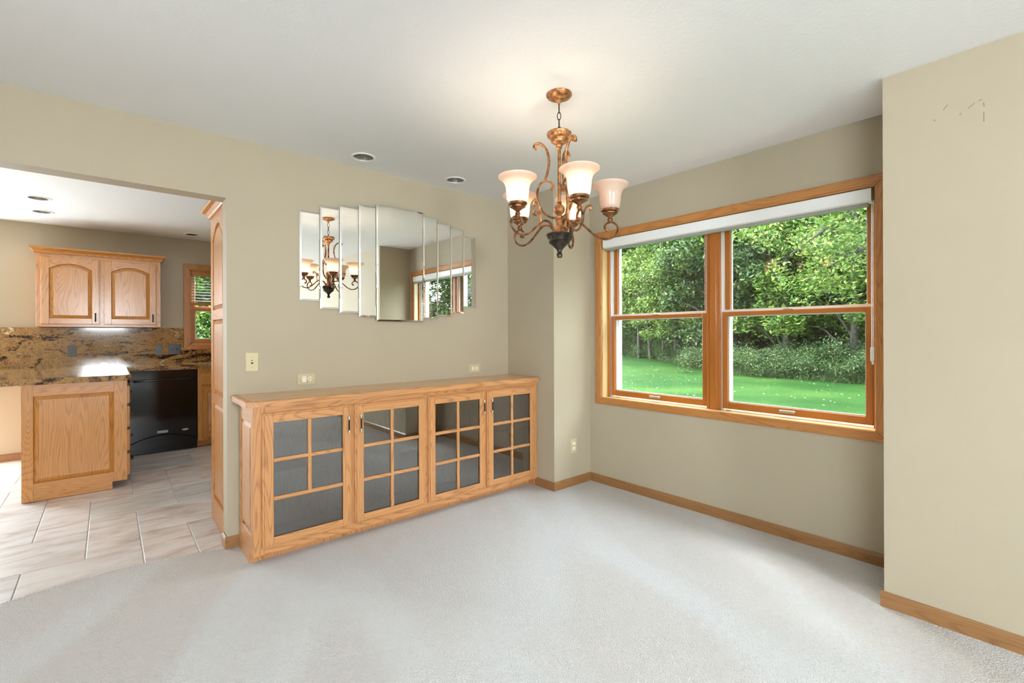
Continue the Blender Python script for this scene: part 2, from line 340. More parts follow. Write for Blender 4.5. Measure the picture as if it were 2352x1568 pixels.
def tube(bm, pts, rad, seg=8, mi=0, flat=1.0, ref=None, cyclic=False):
    t = BM(); P = [Vector(p) for p in pts]; n = len(P); rings = []
    rr = rad if isinstance(rad, (list, tuple)) else [rad] * n
    prev = None
    for i in range(n):
        d = (P[(i + 1) % n] - P[i - 1]) if cyclic else (P[min(i + 1, n - 1)] - P[max(i - 1, 0)])
        d.normalize()
        if ref is not None: s = Vector(ref)
        elif prev is None: s = Vector((0, 0, 1)).cross(d) if abs(d.z) < 0.95 else Vector((1, 0, 0)).cross(d)
        else: s = prev
        s = (s - d * s.dot(d)).normalized(); prev = s; q = d.cross(s)
        rings.append([t.verts.new(P[i] + (s * math.cos(2 * math.pi * k / seg) * flat + q * math.sin(2 * math.pi * k / seg)) * rr[i]) for k in range(seg)])
    for i in range(n if cyclic else n - 1):
        a, b = rings[i], rings[(i + 1) % n]
        for k in range(seg): t.faces.new((a[k], a[(k + 1) % seg], b[(k + 1) % seg], b[k]))
    if not cyclic: t.faces.new(rings[0][::-1]); t.faces.new(rings[-1])
    return merge(bm, t, mi)
def sweep_profile(bm, prof, a, b, mp, mi=0):
    # prof: (w out, v height) polygon swept from u=a to u=b
    t = BM(); A = [t.verts.new(mp(a, v, w)) for w, v in prof]; B = [t.verts.new(mp(b, v, w)) for w, v in prof]; n = len(prof)
    t.faces.new(A); t.faces.new(B[::-1])
    for i in range(n): t.faces.new((A[i], A[(i + 1) % n], B[(i + 1) % n], B[i]))
    return merge(bm, t, mi)

# ------------------------------------------------------------------ the room shell
YA, WT, YK = 3.194, 0.124, 6.92          # mirror wall, its thickness, kitchen rear wall
XC, XB, YE, YF = 2.712, 3.160, 2.622, 0.510   # right wall, bay wall, bay returns
XL, YR, H = -3.0, -5.5, 2.44
XJ, XJ2, HDR = 0.528, -1.75, 2.075       # opening to the kitchen
KXL, KXR = -2.4, 2.9

# carpet with an uneven edge along the tile
pts = [(0.525, 3.19), (0.44, 3.227), (0.26, 3.272), (0.087, 3.286), (-0.06, 3.285), (-0.17, 3.277), (-0.39, 3.235), (-0.8, 3.25), (-1.3, 3.26), (XJ2, 3.25)]
edge = []
for (x0, y0), (x1, y1) in zip(pts, pts[1:]):
    n = max(2, int(abs(x1 - x0) / 0.012))
    edge += [(x0 + (x1 - x0) * i / n, y0 + (y1 - y0) * i / n + random.uniform(-0.004, 0.004)) for i in range(n)]
edge.append(pts[-1])
outline = [(XL, YR), (XC, YR), (XC, YF), (XB, YF), (XB, YE), (XC, YE), (XC, YA), (XJ, YA)] + edge + [(XJ2, YA), (XL, YA)]
bm = BM(); prism(bm, outline, -0.014, 0.0, pl_z(0)); floor = structure('floor', bm, carpet_m)
bm = BM(); rf = random.Random(4)      # loose pile along the cut edge
for (x, y) in edge[:-1]:
    if x < -1.0: break
    for q in range(7):
        px_, py_ = x + rf.uniform(-0.008, 0.008), y + rf.uniform(-0.010, 0.002); lx, ly, hh = rf.gauss(0, 0.004), abs(rf.gauss(0.004, 0.004)), rf.uniform(0.001, 0.006)
        a, b, c, d = (bm.verts.new(p) for p in ((px_ - 0.003, py_, -0.006), (px_ + 0.003, py_, -0.006), (px_ + lx, py_ + ly + 0.004, -0.004 + hh * 0.3), (px_ + lx, py_ + ly, hh)))
        bm.faces.new((a, b, d)); bm.faces.new((b, c, d)); bm.faces.new((c, a, d))
obj('edge_pile', bm, carpet_m, floor, fix=False)['kind'] = 'stuff'
bm = BM(); box(bm, KXL, KXR, YA - 0.02, YK, -0.05, -0.0105); floor_k = structure('floor_kitchen', bm, grout_m)

# tiles: a modular pattern on a 25 cm grid, each tile its own piece
GX, GY, UX, UY = -0.105, 3.595, 0.252, 0.2445
fixed = [(-1, 1, -2, 0), (-3, -1, -2, 0), (-2, 0, 0, 2), (-4, -2, 0, 1), (-4, -2, 1, 3), (-1, 0, 2, 5), (-2, -1, 2, 5), (0, 1, 0, 3), (1, 2, -2, 0), (1, 2, 0, 1), (2, 3, -1, 1), (2, 3, -2, -1), (1, 3, 1, 3), (0, 2, 3, 5), (2, 3, 3, 5), (1, 2, 5, 8), (-1, 1, 5, 7), (2, 4, 5, 8)]
occ = {(i, j) for t in fixed for i in range(t[0], t[1]) for j in range(t[2], t[3])}
rg = random.Random(3)
for j in range(-2, 14):
    for i in range(-7, 8):
        if (i, j) in occ: continue
        for w, h in rg.sample([(2, 2), (1, 2), (2, 1), (2, 2)], 4) + [(1, 1)]:
            cells = [(i + p, j + q) for p in range(w) for q in range(h)]
            if all(c not in occ and c[1] < 14 and c[0] < 8 for c in cells): break
        occ.update(cells); fixed.append((i, i + w, j, j + h))
tile_cache = {}
for i0, i1, j0, j1 in fixed:
    x0, x1, y0, y1 = GX + i0 * UX, GX + i1 * UX, GY + j0 * UY, GY + j1 * UY
    y1 = min(y1, YK - 0.001); y0 = max(y0, YA - 0.015)
    if y1 - y0 < 0.03: continue
    key = (i1 - i0, round(y1 - y0, 3))
    if key not in tile_cache:
        bm = BM(); g = 0.0032
        box(bm, -(x1 - x0) / 2 + g, (x1 - x0) / 2 - g, -(y1 - y0) / 2 + g, (y1 - y0) / 2 - g, -0.016, -0.0055, 0.0018)
        o = obj('tile', bm, tile_m, floor_k); tile_cache[key] = o.data
    else:
        o = bpy.data.objects.new('tile', tile_cache[key]); COL.objects.link(o); o.parent = floor_k
    o.location = ((x0 + x1) / 2, (y0 + y1) / 2, 0)

# ceiling with real holes for the downlights
DL = [(1.283, 2.985), (2.005, 2.975), (-0.452, 5.66), (-0.475, 6.255), (0.738, 6.56)]
bm = BM(); box(bm, XL - 0.2, XB + 0.2, YR - 0.2, YK + 0.2, H, H + 0.18)
ceil = structure('ceiling', bm, ceil_paint)
cut = BM()
for x, y in DL: lathe(cut, [(0, H - 0.05), (0.066, H - 0.05), (0.066, H + 0.25), (0, H + 0.25)], (x, y), 32)
cutter = obj('cutter', cut, ceil_paint)
md = ceil.modifiers.new('holes', 'BOOLEAN'); md.object = cutter; md.operation = 'DIFFERENCE'; md.solver = 'EXACT'
dg = bpy.context.evaluated_depsgraph_get(); me = bpy.data.meshes.new_from_object(ceil.evaluated_get(dg))
ceil.modifiers.clear(); ceil.data = me; bpy.data.objects.remove(cutter)

def wall(name, *boxes):
    bm = BM()
    for b in boxes: box(bm, *b)
    return structure(name, bm, wall_paint)
wall('wall_left', (XJ, XC, YA, YA + WT, -0.05, H), (XJ2, XJ, YA, YA + WT, HDR, H), (XL, XJ2, YA, YA + WT, -0.05, H))
wall('wall_right_corner', (XC, XC + 0.15, YE, YA + WT, -0.05, H))
wall('wall_bay_left', (XC + 0.15, XB + 0.2, YE, YE + 0.15, -0.05, H))
WY0, WY1, WZ0, WZ1 = 0.612, 2.498, 0.714, 2.073
bw = wall('wall_bay', (XB, XB + 0.2, YF - 0.15, WY0, -0.6, H), (XB, XB + 0.2, WY1, YE, -0.6, H), (XB, XB + 0.2, WY0, WY1, -0.6, WZ0), (XB, XB + 0.2, WY0, WY1, WZ1, H))
wr = wall('wall_right', (XC, XC + 0.2, YR, YF, -0.05, H), (XC + 0.2, XB, YF - 0.15, YF, -0.05, H))
# rear and side walls with window openings
RW = (-0.62, 0.45, 0.2, 2.2); RW_ADDED = (1.65, 2.6, 0.5, 2.1); SW = (-3.6, -1.2, 0.55, 2.15); PD = (-2.3, -1.05, 0.0, 2.05)  # the second rear opening is added, to bring in fill light
wall('wall_rear', (XL, RW[0], YR - 0.15, YR, -0.05, H), (RW[1], RW_ADDED[0], YR - 0.15, YR, -0.05, H), (RW_ADDED[1], XC + 0.2, YR - 0.15, YR, -0.05, H), (RW_ADDED[0], RW_ADDED[1], YR - 0.15, YR, -0.05, RW_ADDED[2]), (RW_ADDED[0], RW_ADDED[1], YR - 0.15, YR, RW_ADDED[3], H), (RW[0], RW[1], YR - 0.15, YR, -0.05, RW[2]), (RW[0], RW[1], YR - 0.15, YR, RW[3], H))
wall('wall_side', (XL - 0.15, XL, YR, SW[0], -0.05, H), (XL - 0.15, XL, SW[1], YA + WT, -0.05, H), (XL - 0.15, XL, SW[0], SW[1], -0.05, SW[2]), (XL - 0.15, XL, SW[0], SW[1], SW[3], H))
wall('wall_kitchen_side', (KXL - 0.15, KXL, YA + WT, YK, -0.05, H))
KW = (0.755, 1.585, 1.158, 2.068)       # kitchen window opening
wall('wall_kitchen_rear', (KXL, PD[0], YK, YK + 0.18, -0.05, H), (PD[0], PD[1], YK, YK + 0.18, PD[3], H), (PD[1], KW[0], YK, YK + 0.18, -0.05, H), (KW[1], KXR, YK, YK + 0.18, -0.05, H), (KW[0], KW[1], YK, YK + 0.18, -0.05, KW[2]), (KW[0], KW[1], YK, YK + 0.18, KW[3], H))
wall('wall_kitchen_right', (KXR, KXR + 0.15, YA + WT, YK, -0.05, H))

# scuffs on the right wall
scuffs = [((0.303, 2.215), (0.289, 2.234)), ((0.252, 2.175), (0.247, 2.183)), ((0.226, 2.194), (0.207, 2.210)), ((0.195, 2.213), (0.184, 2.217)), ((0.180, 2.164), (0.180, 2.124)), ((0.181, 2.203), (0.179, 2.184)), ((0.332, 2.186), (0.329, 2.177))]
scuff_m = plain('scuff', s2l(156, 132, 96), 0.8)
for (ya, za), (yb, zb) in scuffs:
    bm = BM(); tube(bm, [(XC - 0.0002, ya, za), (XC - 0.0002, yb, zb)], 0.0016, 5, flat=0.3, ref=(1, 0, 0)); obj('scuff_mark', bm, scuff_m, wr)

# baseboards
BP = [(0, -0.01), (0.013, -0.01), (0.013, 0.052), (0.0105, 0.056), (0.0105, 0.060), (0.006, 0.068), (0, 0.068)]
def base_run(name, mp, a, b, m):
    bm = BM(); sweep_profile(bm, BP, a, b, mp); return structure(name, bm, m)
base_run('baseboard_bay', pl_x(XB), YF, YE, base_y)
base_run('baseboard_bay_left', pl_y(YE), XC, XB, base_x)
base_run('baseboard_right_corner', pl_x(XC), YE - 0.013, YA, base_y)
base_run('baseboard_right', pl_x(XC), YR, YF + 0.013, base_y)
base_run('baseboard_bay_right', lambda u, v, w: (u, YF + w, v), XC, XB, base_x)
base_run('baseboard_left', pl_y(YA), XJ - 0.013, 0.6, base_x)
base_run('baseboard_jamb', pl_x(XJ), YA, YA + WT - 0.02, base_y)
base_run('baseboard_kitchen', pl_y(YK), PD[1] + 0.02, -0.49, base_x)

# ------------------------------------------------------------------ the bay window
win = struct_root('window_1', (XB, 1.56, WZ0))
cy0, cy1, cz0, cz1 = 0.563, 2.552, 0.672, 2.120        # casing outside
iy0, iy1, iz0, iz1 = 0.628, 2.482, 0.730, 2.057        # casing inside
M = pl_x(XB)
def casing_board(pts, m):
    bm = BM(); prism(bm, pts, 0, 0.017, M, 0, 0.004)
    q = inset(pts, 0.012); prism(bm, q, 0.015, 0.0195, M, 0, 0.002); obj('casing', bm, m, win)
casing_board([(cy0, cz0), (cy1, cz0), (iy1, iz0), (iy0, iz0)], trim_y)
casing_board([(iy0, iz1), (iy1, iz1), (cy1, cz1), (cy0, cz1)], trim_y)
casing_board([(cy0, cz0), (iy0, iz0), (iy0, iz1), (cy0, cz1)], trim_z)
casing_board([(iy1, iz0), (cy1, cz0), (cy1, cz1), (iy1, iz1)], trim_z)
XO = XB + 0.2
for n, b, m in (('jamb', (XB, XO, iy1, WY1, WZ0, WZ1), jamb_wood), ('jamb', (XB, XO, WY0, iy0, WZ0, WZ1), jamb_wood), ('head_jamb', (XB, XO, iy0, iy1, iz1, WZ1), jamb_wood), ('sill', (XB, XO, iy0, iy1, WZ0, iz0), jamb_wood)):
    bm = BM(); box(bm, *b); obj(n, bm, m, win)
bm = BM(); box(bm, 3.222, XO, 1.531, 1.589, iz0, iz1, 0.003); box(bm, 3.214, 3.226, 1.537, 1.583, iz0, iz1, 0.002); obj('mullion', bm, sash_z, win)
for u0, u1 in ((0.628, 1.531), (1.589, 2.482)):
    # stops, vinyl tracks and the white outer frame of each unit
    for s, yy in ((1, u0), (-1, u1)):
        bm = BM(); box(bm, 3.222, 3.238, yy, yy + s * 0.022, iz0, iz1, 0.002); obj('stop', bm, sash_z, win)
        bm = BM(); box(bm, 3.238, 3.33, yy, yy + s * 0.010, iz0, iz1)
        for xr in (3.246, 3.262, 3.279): box(bm, xr, xr + 0.006, yy, yy + s * 0.024, iz0, iz1)
        obj('vinyl_track', bm, white_vinyl, win)
        bm = BM(); box(bm, 3.333, XO + 0.01, yy, yy + s * 0.042, iz0, iz1); obj('outer_frame', bm, white_vinyl, win)
    bm = BM(); box(bm, 3.333, XO + 0.01, u0, u1, iz0, iz0 + 0.035); box(bm, 3.333, XO + 0.01, u0, u1, iz1 - 0.035, iz1); obj('outer_frame', bm, white_vinyl, win)
    a, b = u0 + 0.026, u1 - 0.026
    def sash(xf, z0, z1, rb, rtp, st):
        bm = BM(); t = 0.034
        box(bm, xf, xf + t, a, a + st, z0, z1, 0.002, 1); box(bm, xf, xf + t, b - st, b, z0, z1, 0.002, 1)
        box(bm, xf, xf + t, a + st, b - st, z0, z0 + rb, 0.002, 0); box(bm, xf, xf + t, a + st, b - st, z1 - rtp, z1, 0.002, 0)
        o = obj('sash', bm, [sash_y, sash_z], win)
        g = BM(); box(g, xf + 0.014, xf + 0.018, a + st - 0.004, b - st + 0.004, z0 + rb - 0.004, z1 - rtp + 0.004); obj('pane', g, window_glass, o)
        w = BM(); e = 0.006
        for bb in ((a + st, a + st + e, z0 + rb, z1 - rtp), (b - st - e, b - st, z0 + rb, z1 - rtp), (a + st, b - st, z0 + rb, z0 + rb + e), (a + st, b - st, z1 - rtp - e, z1 - rtp)):
            box(w, xf + 0.019, xf + 0.034, *bb[:2], *bb[2:])
        obj('glazing_bead', w, white_vinyl, o); return o
    lo = sash(3.240, 0.742, 1.411, 0.045, 0.028, 0.035)
    hi = sash(3.282, 1.380, 2.052, 0.036, 0.04, 0.036)
    w = BM(); box(w, 3.276, 3.283, a, b, 1.408, 1.428); obj('meeting_strip', w, white_vinyl, hi)
    yc = 2.030 if u0 > 1 else 1.090
    w = BM(); box(w, 3.214, 3.240, yc - 0.045, yc + 0.045, 0.768, 0.776, 0.003); box(w, 3.214, 3.219, yc - 0.045, yc + 0.045, 0.760, 0.774, 0.002); obj('lift_handle', w, pewter, lo)
    w = BM(); box(w, 3.243, 3.27, yc - 0.03, yc + 0.03, 1.411, 1.418, 0.002); box(w, 3.25, 3.262, yc - 0.012, yc + 0.03, 1.418, 1.425, 0.002); obj('sash_lock', w, pewter, lo)

# roller shade in the window head
rs = thing('roller_shade', 'white cassette roller shade rolled up at the top of the bay window', 'shade', (3.17, 1.55, 1.955))
bm = BM(); prof = [(0.0, 2.05), (-0.032, 2.05), (-0.036, 2.046), (-0.036, 1.995), (-0.030, 1.983), (-0.018, 1.978), (0.04, 1.978), (0.04, 2.05)]
t = [(3.166 + w, v) for w, v in prof]
sweep_profile(bm, [(w, v) for w, v in t], 0.640, 2.458, lambda u, v, w: (w, u, v)); obj('cassette', bm, white_vinyl, rs, smooth=30)
bm = BM(); box(bm, 3.160, 3.196, 0.66, 2.44, 1.960, 1.979, 0.003); obj('hem_bar', bm, grey_vinyl, rs)
for dy in (-0.003, 0.004):
    bm = BM(); tube(bm, [(3.155, 0.638 + dy, 1.985), (3.157, 0.640 + dy, 1.6), (3.157, 0.640 + dy, 1.18)], 0.0022, 6); obj('cord', bm, white_vinyl, rs)
bm = BM(); box(bm, 3.148, 3.166, 0.632, 0.650, 1.105, 1.185, 0.005, 0, 2); tube(bm, [(3.157, 0.641, 1.11), (3.16, 0.640, 1.09)], 0.005, 8); obj('cord_tensioner', bm, white_vinyl, rs)
bm = BM(); box(bm, 3.155, 3.17, 0.630, 0.637, 1.955, 1.98, 0.002); obj('end_bracket', bm, nickel, rs)

# rear, side and patio windows behind the camera, and one added rear window (plain framed panes)
def plain_window(name, axis, pos, r, depth, m=white_vinyl, mull=1):
    w = struct_root(name, (0, 0, 0))
    a0, a1, z0, z1 = r
    def bx(bm, u0, u1, v0, v1, d0, d1):
        if axis == 'y': box(bm, u0, u1, pos + d0, pos + d1, v0, v1)
        else: box(bm, pos + d0, pos + d1, u0, u1, v0, v1)
    s = math.copysign(1, depth); bm = BM(); f = 0.05
    for q in ((a0, a0 + f, z0, z1), (a1 - f, a1, z0, z1), (a0 + f, a1 - f, z0, z0 + f), (a0 + f, a1 - f, z1 - f, z1)): bx(bm, *q, s * 0.05, depth)
    for k in range(1, mull + 1):
        c = a0 + (a1 - a0) * k / (mull + 1); bx(bm, c - 0.03, c + 0.03, z0 + f, z1 - f, s * 0.06, depth)
    obj('frame', bm, m, w)
    bm = BM(); bx(bm, a0 + f, a1 - f, z0 + f, z1 - f, s * 0.09, s * 0.094); obj('pane', bm, window_glass, w)
plain_window('window_3', 'y', YR, RW, -0.15)
plain_window('window_4', 'x', XL, SW, -0.15, mull=2)
plain_window('added_window', 'y', YR, RW_ADDED, -0.15)  # unseen window, added as an opening for fill light
plain_window('door_1', 'y', YK, PD, 0.15)

# ------------------------------------------------------------------ sideboard
sb = thing('sideboard', 'long honey oak sideboard with four glazed doors against the mirror wall', 'sideboard', (1.65, 3.0, 0))
X0, X1, YFc, ZB, ZT = 0.586, 2.708, 2.818, 0.060, 0.872
YD = YFc - 0.020                                      # door front plane
YS, BK = 3.18, 3.172
# left end: frame and raised panel
bm = BM(); mpx = pl_x(X0 + 0.018)
box(bm, X0, X0 + 0.018, 3.128, YS, 0.0, ZT, 0.0015, 1); box(bm, X0, X0 + 0.018, YFc + 0.02, 2.874, ZB, ZT, 0.0015, 1)
box(bm, X0, X0 + 0.018, 2.874, 3.128, 0.775, ZT, 0.0015, 0); box(bm, X0, X0 + 0.018, 2.874, 3.128, ZB, 0.165, 0.0015, 0)
box(bm, X0, X0 + 0.018, 2.905, 3.128, 0.0, ZB)
sp = obj('end_panel', bm, [oak_y, oak_z], sb)
bm = BM(); raised(bm, rect(2.874, 3.128, 0.165, 0.775), pl_x(X0 + 0.018), 0.004, 0.016, 0.03); obj('raised_panel', bm, oak_z, sp)
bm = BM(); box(bm, X1 - 0.018, X1, YFc + 0.02, YS, 0, ZT); obj('end_panel', bm, oak_z, sb)
# face frame
bm = BM()
DX = [(0.628, 1.123), (1.143, 1.642), (1.662, 2.150), (2.172, 2.664)]
box(bm, X0, X0 + 0.058, YFc, YFc + 0.02, ZB, ZT, 0.0015, 1); box(bm, X1 - 0.06, X1, YFc, YFc + 0.02, ZB, ZT, 0.0015, 1)
for k in range(3):
    c = (DX[k][1] + DX[k + 1][0]) / 2; box(bm, c - 0.03, c + 0.03, YFc, YFc + 0.02, 0.105, 0.815, 0.0, 1)
box(bm, X0 + 0.058, X1 - 0.06, YFc, YFc + 0.02, 0.815, ZT, 0.0, 0); box(bm, X0 + 0.058, X1 - 0.06, YFc, YFc + 0.02, ZB, 0.105, 0.0, 0)
obj('face_frame', bm, [oak_x, oak_z], sb)
bm = BM(); box(bm, X0 + 0.018, X1 - 0.018, 2.905, 2.922, -0.0, ZB + 0.01); obj('toe_kick', bm, cabinet_inside, sb)
bm = BM(); box(bm, X0 + 0.018, X1 - 0.018, BK - 0.006, BK, ZB, ZT); obj('back_panel', bm, cabinet_inside, sb)
bm = BM(); box(bm, X0 + 0.018, X1 - 0.018, YFc + 0.02, BK - 0.006, ZB, ZB + 0.018); obj('bottom_panel', bm, cabinet_inside, sb)
bm = BM(); box(bm, 1.640, 1.658, YFc + 0.02, BK - 0.006, ZB + 0.018, ZT); obj('divider', bm, cabinet_inside, sb)
for x0, x1 in ((X0 + 0.018, 1.640), (1.658, X1 - 0.018)):
    bm = BM(); box(bm, x0, x1, 2.93, BK - 0.006, 0.452, 0.471); obj('shelf', bm, cabinet_inside, sb)
GX_ = [(0.684, 1.067), (1.198, 1.585), (1.714, 2.098), (2.228, 2.613)]
ZG0, ZG1, ZM = 0.149, 0.779, (0.360, 0.571)
for k, ((d0, d1), (g0, g1)) in enumerate(zip(DX, GX_)):
    z0, z1, T = 0.100, 0.833, YFc
    bm = BM()
    def frame(w0, w1, e, bv):
        # e: outer edge set-back
        box(bm, d0 + e, g0, YFc - w1, YFc - w0, z0 + e, z1 - e, bv, 1); box(bm, g1, d1 - e, YFc - w1, YFc - w0, z0 + e, z1 - e, bv, 1)
        box(bm, g0, g1, YFc - w1, YFc - w0, z0 + e, ZG0, bv, 0); box(bm, g0, g1, YFc - w1, YFc - w0, ZG1, z1 - e, bv, 0)
    frame(0.0, 0.014, 0.0, 0.0025); frame(0.0, 0.020, 0.011, 0.0015)
    door = obj('door', bm, [oak_x, oak_z], sb)
    gm = (g0 + g1) / 2; hw = 0.0105
    us = [(g0, gm - hw), (gm + hw, g1)]; vs = [(ZG0, ZM[0] - hw), (ZM[0] + hw, ZM[1] - hw), (ZM[1] + hw, ZG1)]
    for r_, (v0, v1) in enumerate(vs):
        cols = [(g0, g1)] if (k == 0 and r_ == 0) else us
        for u0, u1 in cols:
            bm = BM(); box(bm, u0 - 0.003, u1 + 0.003, YFc - 0.009, YFc - 0.006, v0 - 0.003, v1 + 0.003); obj('pane', bm, door_glass, door)
    zb = ZM[0] if k == 0 else ZG0
    bm = BM(); box(bm, gm - hw, gm + hw, YFc - 0.0195, YFc - 0.004, zb, ZG1, 0.003); obj('muntin', bm, oak_z, door)
    for zm in ZM:
        bm = BM(); box(bm, g0, g1, YFc - 0.0190, YFc - 0.004, zm - hw, zm + hw, 0.003); obj('muntin', bm, oak_x, door)
    hx = (1.096, 1.172, 2.124, 2.200)[k]; ya = YD - 0.026
    bm = BM()
    for hz in (0.676, 0.760):
        tube(bm, [(hx, YD + 0.001, hz), (hx, ya, hz)], 0.0035, 8, 0)
        lathe(bm, [(0, hz - 0.011), (0.0055, hz - 0.010), (0.0065, hz), (0.0055, hz + 0.010), (0, hz + 0.011)], (hx, ya), 10, 0)
    tube(bm, [(hx, ya, 0.684), (hx, ya, 0.752)], 0.0052, 8, 1)
    obj('handle', bm, [nickel, dark_bronze], door, smooth=40)['label'] = 'nickel bar pull with a dark grip'
bm = BM(); box(bm, 2.34, 2.45, BK - 0.012, BK - 0.005, 0.23, 0.30, 0.003); obj('outlet_plate', bm, cream, sb)

# worktop of glued oak staves with solid edge strips
wt = thing('oak_worktop', 'pale oak worktop with clipped corner lying on the glazed sideboard', 'worktop', (1.65, 3.0, 0.872))
TX0, TX1, TY0, TY1, TZ0, TZ1 = 0.548, 2.706, 2.774, YA - 0.001, 0.872, 0.906
e = 0.032
rows = 4
for r_ in range(rows):
    y0 = TY0 + e + (TY1 - TY0 - e) * r_ / rows; y1 = TY0 + e + (TY1 - TY0 - e) * (r_ + 1) / rows
    xs = [TX0 + e] + sorted(TX0 + e + 0.2 + (TX1 - TX0 - 2 * e) * ((k + (r_ * 0.37 % 1)) / 5) for k in range(5)) + [TX1 - e]
    xs = [x for x in xs if x <= TX1 - e]
    if xs[-1] < TX1 - e - 0.001: xs.append(TX1 - e)
    for x0, x1 in zip(xs, xs[1:]):
        if x1 - x0 < 0.05: continue
        bm = BM()
        if r_ == 0 and x0 < TX0 + e + 0.001: prism(bm, [(x0 + 0.034, y0), (x1, y0), (x1, y1), (x0, y1), (x0, y0 + 0.018)], TZ0, TZ1 - 0.0012, lambda u, v, w: (u, v, w), 0, 0.0006)
        else: box(bm, x0, x1, y0, y1, TZ0, TZ1 - 0.0012, 0.0006)
        obj('stave', bm, top_wood, wt)
idp = lambda u, v, w: (u, v, w)
ch = [(0.548, 2.800), (0.600, 2.774)]
bm = BM(); prism(bm, [ch[1], (TX1 - 0.02, TY0), (TX1, TY0 + 0.012), (TX1, TY0 + e), (0.612, TY0 + e)], TZ0, TZ1, idp, 0, 0.005); obj('edge_strip', bm, oak_x, wt)
bm = BM(); prism(bm, [ch[0], ch[1], (0.612, TY0 + e), (0.580, TY0 + e + 0.014)], TZ0, TZ1, idp, 0, 0.005); obj('edge_strip', bm, oak_x, wt)
bm = BM(); prism(bm, [ch[0], (0.580, TY0 + e + 0.014), (0.580, TY1), (TX0, TY1)], TZ0, TZ1, idp, 0, 0.005); obj('edge_strip', bm, oak_y, wt)
bm = BM(); prism(bm, [(TX1 - e, TY0 + e), (TX1, TY0 + e), (TX1, TY1), (TX1 - e, TY1)], TZ0, TZ1, idp, 0, 0.004); obj('edge_strip', bm, oak_y, wt)

# ------------------------------------------------------------------ stepped mirror
mr = thing('wall_mirror', 'frameless stepped wall mirror hanging above the glazed sideboard', 'mirror', (1.645, YA, 1.36))
MP = [(0.938, 1.070, 1.487, 2.072), (1.067, 1.198, 1.438, 2.122), (1.195, 1.330, 1.414, 2.147), (1.326, 1.456, 1.389, 2.174), (1.453, 1.836, 1.360, 2.197), (1.834, 1.966, 1.384, 2.173), (1.962, 2.096, 1.408, 2.146), (2.092, 2.223, 1.437, 2.121), (2.219, 2.350, 1.487, 2.076)]
for k, (x0, x1, z0, z1) in enumerate(MP):
    d = 0.034 - 0.0065 * abs(k - 4)                  # front face distance from the wall
    t = BM(); mp = pl_y(YA); o_ = rect(x0, x1, z0, z1); i_ = inset(o_, 0.011)
    a = [t.verts.new(mp(u, v, d - 0.006)) for u, v in o_]; b = [t.verts.new(mp(u, v, d - 0.0028)) for u, v in o_]; c = [t.verts.new(mp(u, v, d)) for u, v in i_]
    t.faces.new(c); t.faces.new(a[::-1])
    for i in range(4):
        j = (i + 1) % 4; t.faces.new((a[i], a[j], b[j], b[i])); t.faces.new((b[i], b[j], c[j], c[i]))
    obj('mirror_panel', t, mirror_m, mr)
bm = BM(); box(bm, 1.0, 2.29, YA - 0.005, YA, 1.52, 2.04); box(bm, 1.5, 1.79, YA - 0.026, YA - 0.004, 1.45, 2.1); obj('backing_board', bm, black_matte, mr)

